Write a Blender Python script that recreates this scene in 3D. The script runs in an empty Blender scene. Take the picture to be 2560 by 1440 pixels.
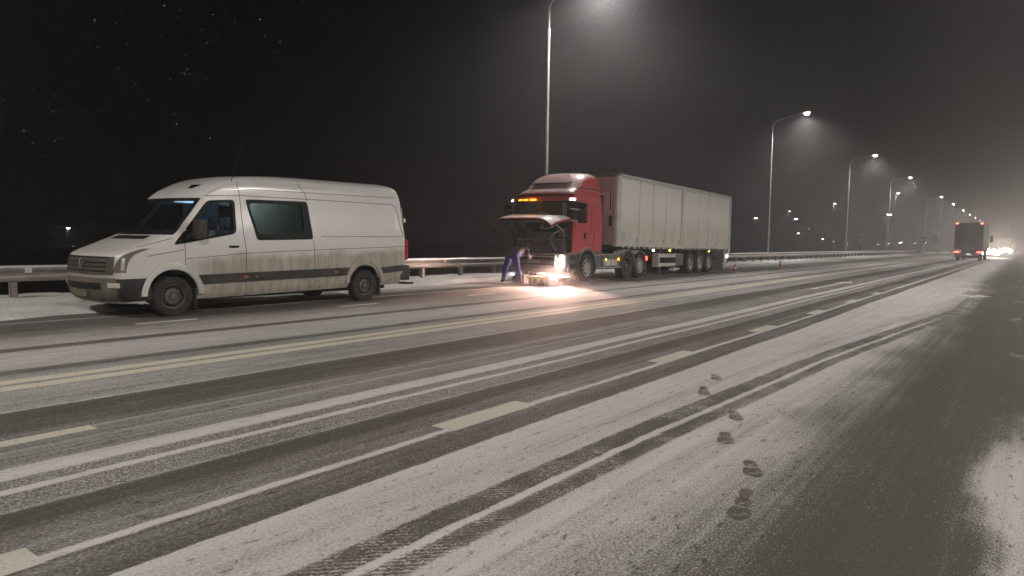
import bpy, bmesh, math, random
from mathutils import Vector, Matrix, noise as mn
random.seed(11)
sc = bpy.context.scene
col = sc.collection
PI = math.pi

# ------------------------------------------------------------------ camera
F, H, VPX, VPY, ROLL = 1740.0, 1.42, 2560.0, 620.0, 0.0155     # pixels of the 2560 px wide photograph
dn = Vector((-ROLL, 1.0, -(VPY + ROLL * (1280 - VPX) - 720) / F)).normalized()
fw = Vector((VPX - 1280, VPY - 720, F)); fw = (fw - dn * fw.dot(dn)).normalized()
lf = -dn.cross(fw)
RW = (fw, lf, -dn)                                             # world axes (X along road, Y left, Z up) in camera space
right = Vector((RW[0].x, RW[1].x, RW[2].x)); down = Vector((RW[0].y, RW[1].y, RW[2].y)); fwd = Vector((RW[0].z, RW[1].z, RW[2].z))
cam = bpy.data.cameras.new('camera'); cam_ob = bpy.data.objects.new('camera', cam); col.objects.link(cam_ob)
m = Matrix.Identity(4)
for i in range(3):
    m[i][0] = right[i]; m[i][1] = -down[i]; m[i][2] = -fwd[i]
m[2][3] = H
cam_ob.matrix_world = m
cam.sensor_width = 36; cam.sensor_fit = 'HORIZONTAL'; cam.lens = 36 * F / 2560
cam.clip_start = 0.05; cam.clip_end = 3000
sc.camera = cam_ob

def ray(px, py):
    d = Vector((px - 1280, py - 720, F))
    return Vector((RW[0].dot(d), RW[1].dot(d), RW[2].dot(d)))
def on_y(px, py, Y):
    d = ray(px, py); t = Y / d.y; return Vector((d.x * t, Y, H + d.z * t))
def on_x(px, py, X):
    d = ray(px, py); t = X / d.x; return Vector((X, d.y * t, H + d.z * t))

# ------------------------------------------------------------------ world, exposure, render
world = bpy.data.worlds.new('World'); sc.world = world; world.use_nodes = True
wn = world.node_tree
sky = wn.nodes.new('ShaderNodeTexSky'); sky.sky_type = 'NISHITA'; sky.sun_disc = False
sky.sun_elevation = math.radians(-9); sky.sun_rotation = math.radians(200)
wn.links.new(sky.outputs[0], wn.nodes['Background'].inputs[0])
wn.nodes['Background'].inputs[1].default_value = 0.05
sc.view_settings.view_transform = 'Standard'; sc.view_settings.look = 'None'
sc.view_settings.exposure = 0.10; sc.view_settings.gamma = 1.0; sc.view_settings.use_curve_mapping = False
sc.render.engine = 'CYCLES'
sc.cycles.use_denoising = True
sc.cycles.max_bounces = 6; sc.cycles.diffuse_bounces = 2; sc.cycles.glossy_bounces = 3
sc.cycles.transparent_max_bounces = 12; sc.cycles.transmission_bounces = 4; sc.cycles.volume_bounces = 0
sc.cycles.sample_clamp_indirect = 4.0
sc.cycles.caustics_reflective = False; sc.cycles.caustics_refractive = False

LAMP_COL = (1.0, 0.935, 0.87)
LAMP_W = 17000
LAMP_R = 36000
HAZE = 0.0052

# ------------------------------------------------------------------ mesh helpers
class G:
    def __init__(s): s.v = []; s.f = []; s.m = []
    def add(s, vs, fs, mi=0):
        b = len(s.v); s.v += [tuple(p) for p in vs]; s.f += [tuple(b + i for i in f) for f in fs]; s.m += [mi] * len(fs); return s
    def box(s, x0, x1, y0, y1, z0, z1, mi=0):
        vs = [(x, y, z) for z in (z0, z1) for y in (y0, y1) for x in (x0, x1)]
        return s.add(vs, [(0, 2, 3, 1), (4, 5, 7, 6), (0, 1, 5, 4), (2, 6, 7, 3), (0, 4, 6, 2), (1, 3, 7, 5)], mi)
    def tube(s, pts, r, n=8, mi=0, cap=True):
        pts = [Vector(p) for p in pts]; rs = r if isinstance(r, (list, tuple)) else [r] * len(pts)
        vs = []; prev = None
        for i, p in enumerate(pts):
            d = (pts[min(i + 1, len(pts) - 1)] - pts[max(i - 1, 0)]).normalized()
            if prev is None: a = d.orthogonal().normalized()
            else: a = (prev - d * prev.dot(d)); a = a.normalized() if a.length > 1e-6 else d.orthogonal().normalized()
            prev = a; b = d.cross(a)
            vs += [p + (a * math.cos(2 * PI * k / n) + b * math.sin(2 * PI * k / n)) * rs[i] for k in range(n)]
        fs = [(i * n + k, i * n + (k + 1) % n, (i + 1) * n + (k + 1) % n, (i + 1) * n + k) for i in range(len(pts) - 1) for k in range(n)]
        if cap: fs += [tuple(range(n))[::-1], tuple((len(pts) - 1) * n + k for k in range(n))]
        return s.add(vs, fs, mi)
    def cyl(s, p0, p1, r0, r1=None, n=16, mi=0): return s.tube([p0, p1], [r0, r0 if r1 is None else r1], n, mi)
    def lathe(s, prof, o, axis='y', n=32, mi=0, sgn=1):
        o = Vector(o); vs = []
        for (r, h) in prof:
            for k in range(n):
                c, t = math.cos(2 * PI * k / n) * r, math.sin(2 * PI * k / n) * r
                vs.append(o + (Vector((c, h * sgn, t)) if axis == 'y' else Vector((c, t, h)) if axis == 'z' else Vector((h, c, t))))
        fs = [(i * n + k, i * n + (k + 1) % n, (i + 1) * n + (k + 1) % n, (i + 1) * n + k) for i in range(len(prof) - 1) for k in range(n)]
        return s.add(vs, fs, mi)
    def prism(s, poly, vec, mi=0):
        n = len(poly); vec = Vector(vec); p = [Vector(q) for q in poly]
        fs = [tuple(range(n))[::-1], tuple(range(n, 2 * n))] + [(i, (i + 1) % n, n + (i + 1) % n, n + i) for i in range(n)]
        return s.add(p + [q + vec for q in p], fs, mi)
    def grid(s, rows, mi=0, closed=False):
        w = len(rows[0]); vs = [p for r in rows for p in r]
        fs = []
        for i in range(len(rows) - 1):
            for k in range(w if closed else w - 1):
                fs.append((i * w + k, i * w + (k + 1) % w, (i + 1) * w + (k + 1) % w, (i + 1) * w + k))
        return s.add(vs, fs, mi)
    def slab(s, rows, off, mi=0):
        """a sheet of points given thickness by the vector function off(p)"""
        r2 = [[Vector(p) + off(Vector(p)) for p in r] for r in rows]
        h, w = len(rows), len(rows[0])
        s.grid(rows, mi); s.grid([r[::-1] for r in r2], mi)
        ring = [rows[0][k] for k in range(w)] + [rows[i][w - 1] for i in range(1, h)] + [rows[h - 1][k] for k in range(w - 2, -1, -1)] + [rows[i][0] for i in range(h - 2, 0, -1)]
        ring2 = [Vector(p) + off(Vector(p)) for p in ring]
        s.grid([ring2, ring], mi, closed=True); return s
    def mesh(s, name, mats, smooth=None, bevel=0, recalc=True, weld=False):
        me = bpy.data.meshes.new(name); me.from_pydata(s.v, [], s.f)
        for mt in (mats if isinstance(mats, (list, tuple)) else [mats]): me.materials.append(mt)
        for p, i in zip(me.polygons, s.m): p.material_index = i
        bm = bmesh.new(); bm.from_mesh(me)
        if weld: bmesh.ops.remove_doubles(bm, verts=bm.verts, dist=1e-4)
        if recalc: bmesh.ops.recalc_face_normals(bm, faces=bm.faces)
        if bevel:
            es = [e for e in bm.edges if len(e.link_faces) == 2 and e.calc_face_angle(0) > 0.5]
            bmesh.ops.bevel(bm, geom=es, offset=bevel, segments=2, affect='EDGES', profile=.6, clamp_overlap=True)
        bm.to_mesh(me); bm.free()
        if smooth is not None:
            me.shade_smooth(); me.set_sharp_from_angle(angle=math.radians(smooth))
        me.update(); return me

def link(name, data, parent=None):
    o = bpy.data.objects.new(name, data); col.objects.link(o)
    if parent: o.parent = parent
    return o
def part(g, name, mats, parent, smooth=None, bevel=0, label=None, loc=None):
    o = link(name, g.mesh(name, mats, smooth, bevel), parent)
    if label: o['label'] = label
    if loc: o.location = loc
    return o
def thing(name, label, cat, loc=(0, 0, 0), rz=0, group=None):
    o = bpy.data.objects.new(name, None); col.objects.link(o); o.empty_display_size = .2
    o.location = loc; o.rotation_euler = (0, 0, rz); tag(o, label, cat, group); return o
def tag(o, label, cat, group=None):
    o['label'] = label; o['category'] = cat
    if group: o['group'] = group
    return o
def struct(o): o['kind'] = 'structure'; return o
def copy_tree(o, parent=None):
    c = o.copy(); col.objects.link(c); c.parent = parent
    for ch in list(o.children): copy_tree(ch, c)
    return c
def boolean(me, cutters, op='DIFFERENCE'):
    """me minus closed cutter meshes, as a new mesh"""
    o = bpy.data.objects.new('tmp', me); col.objects.link(o); tmp = [o]
    for c in cutters:
        k = bpy.data.objects.new('tmpc', c); col.objects.link(k); tmp.append(k)
        md = o.modifiers.new('b', 'BOOLEAN'); md.object = k; md.operation = op; md.solver = 'EXACT'; md.material_mode = 'TRANSFER'
    bpy.context.view_layer.update()
    dg = bpy.context.evaluated_depsgraph_get()
    r = bpy.data.meshes.new_from_object(o.evaluated_get(dg))
    for t in tmp: bpy.data.objects.remove(t)
    return r
def lerp_tab(tab, z):
    if z <= tab[0][0]: return tab[0][1]
    for (a, b), (c, d) in zip(tab, tab[1:]):
        if z <= c: return b + (d - b) * (z - a) / (c - a)
    return tab[-1][1]
def smooth_tab(tab, z):
    return (lerp_tab(tab, z - .02) + 2 * lerp_tab(tab, z) + lerp_tab(tab, z + .02)) / 4

# ------------------------------------------------------------------ materials
def nt(name):
    mt = bpy.data.materials.new(name); mt.use_nodes = True
    return mt, mt.node_tree, mt.node_tree.nodes['Principled BSDF']
def mnode(t, op, a, b=None, c=None, clamp=False):
    n = t.nodes.new('ShaderNodeMath'); n.operation = op; n.use_clamp = clamp
    for i, q in enumerate((a, b, c)):
        if q is None: continue
        if isinstance(q, (int, float)): n.inputs[i].default_value = q
        else: t.links.new(q, n.inputs[i])
    return n.outputs[0]
def sstep(t, v, lo, hi):
    n = t.nodes.new('ShaderNodeMapRange'); n.interpolation_type = 'SMOOTHSTEP'
    t.links.new(v, n.inputs[0]); n.inputs[1].default_value = lo; n.inputs[2].default_value = hi
    return n.outputs[0]
def ntex(t, vec, scale, detail=3, rough=.55):
    n = t.nodes.new('ShaderNodeTexNoise'); n.inputs['Scale'].default_value = scale; n.inputs['Detail'].default_value = detail
    n.inputs['Roughness'].default_value = rough
    if vec is not None: t.links.new(vec, n.inputs['Vector'])
    return n.outputs[0]
def vscale(t, vec, s, rot=0):
    n = t.nodes.new('ShaderNodeMapping'); n.inputs['Scale'].default_value = s; n.inputs['Rotation'].default_value = (0, 0, rot)
    t.links.new(vec, n.inputs['Vector']); return n.outputs[0]
def mixc(t, f, a, b):
    n = t.nodes.new('ShaderNodeMix'); n.data_type = 'RGBA'
    for s_, q in ((0, f), (6, a), (7, b)):
        if isinstance(q, (int, float)): n.inputs[s_].default_value = q
        elif isinstance(q, tuple): n.inputs[s_].default_value = (*q, 1)
        else: t.links.new(q, n.inputs[s_])
    return n.outputs[2]
SNOW = (.72, .71, .70)
def pm(name, c, rough=.5, metal=0, var=.25, scale=6, snow=None, dirt=None, bump=0, coat=0, snow_amt=.93):
    """plain procedural surface: noise-varied colour, optional dust of snow on upward faces, optional grime"""
    mt, t, b = nt(name)
    co = t.nodes.new('ShaderNodeTexCoord').outputs['Object']
    n = ntex(t, co, scale, 4)
    cc = mixc(t, n, tuple(x * (1 - var) for x in c), tuple(min(1, x * (1 + var)) for x in c))
    if dirt:
        n2 = ntex(t, co, scale * .6, 5)
        cc = mixc(t, mnode(t, 'MULTIPLY', sstep(t, n2, .4, .65), dirt[3]), cc, tuple(dirt[:3]))
    if snow:
        g = t.nodes.new('ShaderNodeNewGeometry'); s = t.nodes.new('ShaderNodeSeparateXYZ'); t.links.new(g.outputs['Normal'], s.inputs[0])
        n3 = ntex(t, g.outputs['Position'], 9, 4)
        f = mnode(t, 'ADD', s.outputs[2], mnode(t, 'MULTIPLY', mnode(t, 'SUBTRACT', n3, .5), .5))
        f = sstep(t, f, snow, snow + .25)
        cc = mixc(t, mnode(t, 'MULTIPLY', f, snow_amt), cc, SNOW)
    t.links.new(cc, b.inputs['Base Color'])
    b.inputs['Roughness'].default_value = rough; b.inputs['Metallic'].default_value = metal
    if coat: b.inputs['Coat Weight'].default_value = coat; b.inputs['Coat Roughness'].default_value = .15
    if bump:
        bn = t.nodes.new('ShaderNodeBump'); bn.inputs['Strength'].default_value = bump; bn.inputs['Distance'].default_value = .02
        t.links.new(ntex(t, co, scale * 6, 5), bn.inputs['Height']); t.links.new(bn.outputs[0], b.inputs['Normal'])
    return mt
def emit(name, c, s):
    mt, t, b = nt(name)
    b.inputs['Base Color'].default_value = (*c, 1); b.inputs['Emission Color'].default_value = (*c, 1); b.inputs['Emission Strength'].default_value = s
    return mt
def glass(name, tint, op=.15, rough=.05):
    mt, t, b = nt(name)
    b.inputs['Base Color'].default_value = (*tint, 1); b.inputs['Roughness'].default_value = rough; b.inputs['Specular IOR Level'].default_value = .6
    tr = t.nodes.new('ShaderNodeBsdfTransparent'); tr.inputs[0].default_value = (.75, .8, .8, 1)
    fr = t.nodes.new('ShaderNodeFresnel'); fr.inputs[0].default_value = 1.45
    co = t.nodes.new('ShaderNodeTexCoord').outputs['Object']
    f = mnode(t, 'ADD', fr.outputs[0], mnode(t, 'MULTIPLY', ntex(t, co, 3, 4), op * 2), clamp=True)
    mx = t.nodes.new('ShaderNodeMixShader'); t.links.new(f, mx.inputs[0]); t.links.new(tr.outputs[0], mx.inputs[1]); t.links.new(b.outputs[0], mx.inputs[2])
    t.links.new(mx.outputs[0], t.nodes['Material Output'].inputs['Surface'])
    return mt

def snow_mat():
    mt, t, b = nt('verge_snow')
    g = t.nodes.new('ShaderNodeNewGeometry'); p = g.outputs['Position']
    n = ntex(t, p, 1.3, 6, .6); n2 = ntex(t, p, 14, 4, .65)
    c = mixc(t, sstep(t, n, .3, .7), (.60, .59, .58), SNOW)
    c = mixc(t, sstep(t, n2, .58, .72), c, (.20, .165, .13))
    c = mixc(t, mnode(t, 'MULTIPLY', sstep(t, ntex(t, p, .5, 3), .55, .72), .5), c, (.26, .22, .18))
    t.links.new(c, b.inputs['Base Color']); b.inputs['Roughness'].default_value = .8
    bn = t.nodes.new('ShaderNodeBump'); bn.inputs['Strength'].default_value = .7; bn.inputs['Distance'].default_value = .04
    t.links.new(n2, bn.inputs['Height']); t.links.new(bn.outputs[0], b.inputs['Normal'])
    return mt

def road_mat():
    """thin snow on asphalt, worn through in wheel tracks; X along the road, Y across"""
    mt, t, b = nt('snowy_asphalt')
    g = t.nodes.new('ShaderNodeNewGeometry'); P = g.outputs['Position']
    s = t.nodes.new('ShaderNodeSeparateXYZ'); t.links.new(P, s.inputs[0]); X, Y = s.outputs[0], s.outputs[1]
    cx = t.nodes.new('ShaderNodeCombineXYZ'); t.links.new(X, cx.inputs[0])
    wob = mnode(t, 'MULTIPLY', mnode(t, 'SUBTRACT', ntex(t, cx.outputs[0], .12, 2), .5), .22)
    fine = mnode(t, 'MULTIPLY', mnode(t, 'SUBTRACT', ntex(t, vscale(t, P, (4.5, 14, 1)), 1, 4, .7), .5), .06)
    Yw = mnode(t, 'ADD', mnode(t, 'ADD', Y, wob), fine)
    def ramp(v, lo, hi, stops):
        r = t.nodes.new('ShaderNodeValToRGB'); cr = r.color_ramp
        k = mnode(t, 'DIVIDE', mnode(t, 'SUBTRACT', v, lo), hi - lo, clamp=True); t.links.new(k, r.inputs[0])
        st = sorted(((y - lo) / (hi - lo), c) for y, c in stops)
        cr.elements[0].position = st[0][0]; cr.elements[0].color = (st[0][1],) * 3 + (1,)
        cr.elements[1].position = st[1][0]; cr.elements[1].color = (st[1][1],) * 3 + (1,)
        for q, c in st[2:]:
            e = cr.elements.new(q); e.color = (c, c, c, 1)
        return r.outputs[0]
    far = ramp(Yw, 7.0, 14.0, [(7.0, .52), (7.72, .55), (8.06, .55), (8.09, .25), (8.30, .28), (8.36, .66), (9.0, .72), (9.60, .68), (9.65, .25), (9.87, .25), (9.95, .62), (10.5, .52), (10.9, .40), (11.4, .22), (12.2, .16), (12.52, .2), (12.56, .6), (12.66, .6), (12.72, .15), (13.3, .3), (13.8, .7)])
    mid = ramp(Yw, 3.0, 7.0, [(3.0, .28), (3.33, .30), (3.35, .95), (3.40, .95), (3.42, .34), (3.70, .32), (3.82, .17), (4.05, .13), (4.075, .6), (4.10, .30), (4.355, .28), (4.37, .95), (4.44, .95), (4.455, .28), (4.60, .28), (4.62, .90), (4.83, .92), (4.86, .42), (5.18, .40), (5.20, .6), (5.23, .40), (5.48, .42), (5.50, .55), (5.52, .38), (5.60, .36), (5.72, .20), (6.30, .16), (6.36, .2), (6.39, .8), (6.44, .52), (7.0, .52)])
    bend = mnode(t, 'MULTIPLY', mnode(t, 'POWER', mnode(t, 'MAXIMUM', mnode(t, 'ADD', X, 0.0), 0.0), 2.0), .0036)
    bend2 = mnode(t, 'MULTIPLY', mnode(t, 'POWER', mnode(t, 'MAXIMUM', mnode(t, 'SUBTRACT', X, 22.0), 0.0), 2.0), .010)
    Yn = mnode(t, 'ADD', mnode(t, 'ADD', Yw, mnode(t, 'MINIMUM', bend, 1.2)), bend2)
    near = ramp(Yn, 0.0, 3.2, [(0.0, .84), (.6, .84), (1.2, .86), (1.55, .82), (1.7, .66), (1.82, .70), (1.86, .86), (2.02, .86), (2.04, .26), (2.17, .26), (2.19, .92), (2.235, .92), (2.25, .24), (2.42, .26), (2.44, .82), (2.56, .80), (2.66, .64), (2.74, .78), (2.98, .86), (3.2, .86)])
    sel = sstep(t, Y, 2.96, 2.99); sel = mnode(t, 'GREATER_THAN', Yw, 2.99); sel2 = mnode(t, 'GREATER_THAN', Yw, 7.0)
    edge_cov = ramp(mnode(t, 'ADD', Yw, mnode(t, 'MULTIPLY', mnode(t, 'SUBTRACT', ntex(t, vscale(t, P, (.45, 1.1, 1)), 1, 4), .5), .9)), -1.5, 2.2, [(-1.5, .75), (-.3, .85), (.02, .8), (.16, .16), (.4, .0), (.65, .03), (1.1, .34), (1.6, .76), (2.1, 1.0)])  # darker strip along the right side: snow cover lowered, patchy
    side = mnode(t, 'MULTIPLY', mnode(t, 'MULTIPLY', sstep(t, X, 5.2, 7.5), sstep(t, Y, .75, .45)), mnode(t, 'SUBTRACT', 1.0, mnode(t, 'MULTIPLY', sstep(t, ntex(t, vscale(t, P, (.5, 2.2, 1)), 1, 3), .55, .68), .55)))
    edge_cov = mixc(t, side, edge_cov, (.05, .05, .05))
    near = mnode(t, 'MINIMUM', near, edge_cov)
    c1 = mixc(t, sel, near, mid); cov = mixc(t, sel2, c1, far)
    # tread blocks inside the wheel tracks
    br = t.nodes.new('ShaderNodeTexVoronoi'); br.feature = 'DISTANCE_TO_EDGE'; br.inputs['Scale'].default_value = 1
    t.links.new(vscale(t, P, (36, 44, 1)), br.inputs['Vector'])
    tread = sstep(t, br.outputs['Distance'], .10, .03)
    intrk = mnode(t, 'MULTIPLY', mnode(t, 'GREATER_THAN', Yw, 4.09), mnode(t, 'LESS_THAN', Yw, 4.61))
    wv = t.nodes.new('ShaderNodeTexWave'); wv.wave_type = 'BANDS'; wv.bands_direction = 'DIAGONAL'; wv.inputs['Scale'].default_value = 13; wv.inputs['Distortion'].default_value = 6; wv.inputs['Detail'].default_value = 2; wv.inputs['Detail Scale'].default_value = 3
    t.links.new(P, wv.inputs['Vector'])
    ribs = mnode(t, 'MULTIPLY', mnode(t, 'MULTIPLY', sstep(t, wv.outputs['Fac'], .6, .95), sstep(t, ntex(t, P, 2.5, 3), .38, .62)), mnode(t, 'MULTIPLY', mnode(t, 'GREATER_THAN', Yn, 2.03), mnode(t, 'LESS_THAN', Yn, 2.43)))
    tr2 = mnode(t, 'ADD', mnode(t, 'MULTIPLY', mnode(t, 'MULTIPLY', tread, intrk), .38), mnode(t, 'MULTIPLY', ribs, .42))
    big = mnode(t, 'MULTIPLY', mnode(t, 'SUBTRACT', ntex(t, vscale(t, P, (.25, .8, 1)), 1, 4), .5), .34)
    mid2 = mnode(t, 'MULTIPLY', mnode(t, 'SUBTRACT', ntex(t, vscale(t, P, (1.2, 3.5, 1)), 1, 4), .5), .26)
    grain = ntex(t, vscale(t, P, (44, 110, 1), math.radians(25)), 1, 4, .75)
    grit = ntex(t, vscale(t, P, (8, 20, 1), math.radians(25)), 1, 2, .6)
    lines_ = mnode(t, 'MULTIPLY', mnode(t, 'SUBTRACT', ntex(t, vscale(t, P, (.10, 13, 1)), 1, 4, .65), .5), .55)
    cv = mnode(t, 'ADD', mnode(t, 'ADD', mnode(t, 'ADD', mnode(t, 'MULTIPLY', cov, .95), .02), mnode(t, 'ADD', mnode(t, 'ADD', big, lines_), mid2)), tr2)
    v = mnode(t, 'ADD', cv, mnode(t, 'MULTIPLY', mnode(t, 'SUBTRACT', grain, .5), 1.8))
    v = mnode(t, 'SUBTRACT', v, mnode(t, 'MULTIPLY', sstep(t, grit, .60, .70), .28))
    v = mnode(t, 'ADD', v, mnode(t, 'MULTIPLY', sstep(t, ntex(t, vscale(t, P, (30, 60, 1), math.radians(25)), 1, 2, .6), .60, .72), .34))
    snowf = sstep(t, v, .10, .98)
    asp = mixc(t, ntex(t, P, 90, 2), (.046, .041, .036), (.125, .112, .098))
    c = mixc(t, snowf, asp, mixc(t, ntex(t, P, 3, 4), (.56, .545, .53), (.68, .665, .65)))
    t.links.new(c, b.inputs['Base Color'])
    rg = mnode(t, 'ADD', mnode(t, 'MULTIPLY', snowf, .15), .80); t.links.new(rg, b.inputs['Roughness']); b.inputs['Specular IOR Level'].default_value = .2
    bn = t.nodes.new('ShaderNodeBump'); bn.inputs['Strength'].default_value = .35; bn.inputs['Distance'].default_value = .006
    t.links.new(mnode(t, 'ADD', snowf, mnode(t, 'MULTIPLY', grain, .5)), bn.inputs['Height']); t.links.new(bn.outputs[0], b.inputs['Normal'])
    return mt

def paint_mat(name, c, thr):
    """road paint showing through patchy snow"""
    mt, t, b = nt(name)
    P = t.nodes.new('ShaderNodeNewGeometry').outputs['Position']
    f = sstep(t, mnode(t, 'ADD', ntex(t, vscale(t, P, (20, 45, 1)), 1, 3, .7), mnode(t, 'MULTIPLY', ntex(t, vscale(t, P, (.6, 2.5, 1)), 1, 3), .5)), thr, thr + .22)
    c2 = mixc(t, f, c, (.58, .56, .54))
    n = ntex(t, P, 60, 3); c2 = mixc(t, mnode(t, 'MULTIPLY', sstep(t, n, .55, .7), .45), c2, (.20, .17, .13))
    t.links.new(c2, b.inputs['Base Color']); b.inputs['Roughness'].default_value = .75
    return mt

def van_paint():
    mt, t, b = nt('dirty_white_van_paint')
    co = t.nodes.new('ShaderNodeTexCoord').outputs['Object']
    s = t.nodes.new('ShaderNodeSeparateXYZ'); t.links.new(co, s.inputs[0])
    X, Z = s.outputs[0], s.outputs[2]
    cl = ntex(t, co, 2.2, 5, .6); st = ntex(t, vscale(t, co, (8, 8, .55)), 1, 6, .68)
    base = mixc(t, cl, (.70, .685, .66), (.80, .79, .77))
    # road film: splashed up to the belt, wiped and run in vertical streaks
    ed = mnode(t, 'ADD', mnode(t, 'MULTIPLY', X, .035), .92)
    hgt = mnode(t, 'SUBTRACT', ed, mnode(t, 'ADD', Z, mnode(t, 'MULTIPLY', mnode(t, 'SUBTRACT', cl, .5), .35)))
    film = mnode(t, 'MULTIPLY', sstep(t, hgt, -.16, .10), sstep(t, X, 1.0, 1.9))
    film = mnode(t, 'MULTIPLY', film, mnode(t, 'ADD', mnode(t, 'MULTIPLY', sstep(t, st, .30, .70), .32), .60))
    hz = mnode(t, 'MULTIPLY', mnode(t, 'MULTIPLY', sstep(t, Z, 1.75, .9), .34), mnode(t, 'ADD', cl, .2))
    nose = mnode(t, 'MULTIPLY', mnode(t, 'MULTIPLY', sstep(t, X, .55, .1), sstep(t, Z, 1.2, .8)), .85)
    f = mnode(t, 'MAXIMUM', mnode(t, 'MAXIMUM', film, hz), nose, clamp=True)
    c = mixc(t, mnode(t, 'MULTIPLY', f, .92), base, (.205, .16, .10))
    t.links.new(c, b.inputs['Base Color'])
    t.links.new(mnode(t, 'ADD', mnode(t, 'MULTIPLY', f, .45), .28), b.inputs['Roughness'])
    b.inputs['Coat Weight'].default_value = .35; b.inputs['Coat Roughness'].default_value = .12
    return mt

def trailer_paint():
    mt, t, b = nt('trailer_panel_paint')
    co = t.nodes.new('ShaderNodeTexCoord').outputs['Object']
    s = t.nodes.new('ShaderNodeSeparateXYZ'); t.links.new(co, s.inputs[0])
    st = ntex(t, vscale(t, co, (9, 9, .35)), 1, 4, .6); cl = ntex(t, co, .8, 4)
    base = mixc(t, cl, (.68, .67, .62), (.76, .75, .70))
    h = mnode(t, 'ADD', s.outputs[2], mnode(t, 'MULTIPLY', mnode(t, 'SUBTRACT', cl, .5), .9))
    f = mnode(t, 'MULTIPLY', sstep(t, h, 2.9, 1.7), mnode(t, 'ADD', mnode(t, 'MULTIPLY', sstep(t, st, .35, .65), .28), .35))
    t.links.new(mixc(t, f, base, (.33, .28, .20)), b.inputs['Base Color'])
    b.inputs['Roughness'].default_value = .32; b.inputs['Coat Weight'].default_value = .3; b.inputs['Coat Roughness'].default_value = .12
    return mt

M = {}
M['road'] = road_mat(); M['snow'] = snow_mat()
M['line'] = paint_mat('yellow_road_paint', (.64, .595, .48), .80)
M['line_w'] = paint_mat('worn_road_paint', (.58, .53, .42), .64)
M['foot'] = pm('bared_asphalt', (.13, .115, .10), .8, var=.5, scale=70)
M['ground'] = pm('dark_field', (.045, .04, .032), .9, var=.6, scale=.4, snow=None)
M['galv'] = pm('galvanised_steel', (.34, .32, .29), .55, .35, .3, 3, snow=.35, dirt=(.2, .15, .1, .5))
M['pole'] = pm('lamp_pole_steel', (.42, .41, .39), .5, .4, .15, 2)
M['lamp_body'] = pm('lamp_housing', (.35, .35, .35), .5, .2)
M['lamp_e'] = emit('lamp_lens', (1.0, .95, .86), 60)
M['lamp_far'] = emit('far_lamp_lens', (1.0, .95, .86), 30)
M['lamp_green'] = emit('far_green_lamp', (.75, 1.0, .45), 14)
M['van'] = van_paint()
M['van_plastic'] = pm('grey_black_plastic', (.018, .017, .017), .6, var=.4, scale=5, dirt=(.10, .082, .06, .4))
M['van_bumper'] = pm('muddy_bumper', (.16, .135, .10), .75, var=.35, scale=4, dirt=(.07, .06, .05, .5))
M['black'] = pm('black_trim', (.010, .010, .010), .5, var=.3); M['black'].node_tree.nodes['Principled BSDF'].inputs['Specular IOR Level'].default_value = .15
M['rubber'] = pm('tyre_rubber', (.016, .015, .015), .85, var=.4, scale=12, dirt=(.07, .062, .052, .35))
M['rim'] = pm('dirty_steel_rim', (.15, .135, .115), .6, .3, .35, 9, dirt=(.05, .045, .04, .5))
M['rim_snow'] = pm('rim_with_snow', (.36, .34, .31), .65, .1, .35, 9, snow=.35)
M['hole'] = pm('dark_recess', (.006, .006, .006), .9)
M['glass'] = glass('window_glass', (.02, .024, .028), .05)
M['glass_s'] = glass('side_window_glass', (.012, .016, .018), .06, .06)
M['headlamp'] = pm('headlamp_lens', (.30, .29, .26), .15, .5, .3, 5)
M['grime'] = pm('grimy_grille', (.085, .075, .062), .6, var=.35, dirt=(.03, .026, .022, .4))
M['red_lens'] = pm('red_lamp_lens', (.42, .012, .02), .2, var=.2, coat=.5)
M['orange_lens'] = pm('orange_marker_lens', (.35, .10, .01), .3)
M['chrome'] = pm('dull_chrome', (.45, .43, .40), .3, .8)
M['fabric'] = pm('seat_fabric', (.16, .20, .26), .9, var=.3)
M['cabin'] = pm('cabin_lining', (.22, .25, .27), .9, var=.25)
M['truck_red'] = pm('red_truck_paint', (.44, .032, .042), .38, 0, .18, 2, snow=.50, dirt=(.22, .05, .05, .3), coat=.3, snow_amt=.52)
M['lid_red'] = pm('red_panel_paint_with_snow', (.42, .03, .04), .45, 0, .18, 2, snow=.55, snow_amt=.85)
M['truck_grey'] = pm('grey_truck_plastic', (.085, .08, .076), .6, var=.3, snow=.6, dirt=(.2, .17, .14, .4))
M['truck_dark'] = pm('dark_chassis', (.014, .013, .012), .7, var=.4, dirt=(.05, .045, .04, .3))
M['engine'] = pm('engine_metal', (.15, .135, .125), .5, .4, .5, 7, dirt=(.09, .07, .05, .5))
M['alu'] = pm('aluminium', (.34, .33, .31), .4, .6, .2, 6)
M['trailer'] = trailer_paint()
M['trailer_frame'] = pm('trailer_frame_paint', (.52, .51, .47), .45, 0, .15, 3, snow=.6, dirt=(.3, .25, .18, .4))
M['white_e'] = emit('white_led', (.80, .82, 1.0), 14)
M['amber_e'] = emit('amber_led', (1.0, .40, .015), 3.2)
M['yellow_e'] = emit('marker_yellow', (1.0, .80, .12), 3)
M['warmw_e'] = emit('marker_white', (1.0, .90, .70), 7)
M['red_e'] = emit('tail_red', (1.0, .07, .04), 7)
M['redhot_e'] = emit('tail_red_bright', (1.0, .16, .09), 9)
M['head_e'] = emit('headlight_on', (1.0, .80, .66), 45)
M['beam_e'] = emit('oncoming_headlight', (1.0, .86, .70), 90)
M['plate'] = pm('number_plate', (.55, .52, .48), .5)
M['ink'] = pm('plate_ink', (.02, .02, .02), .6)
M['blue_cloth'] = pm('blue_work_trousers', (.009, .014, .105), .9, var=.4, scale=9)
M['jacket'] = pm('dark_jacket', (.006, .006, .012), .9, var=.4, scale=9)
M['skin'] = pm('skin', (.35, .20, .14), .6)
M['boot'] = pm('boot_leather', (.02, .018, .016), .7)
M['yellow'] = pm('yellow_plastic', (.50, .36, .03), .5, snow=.75)
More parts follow.
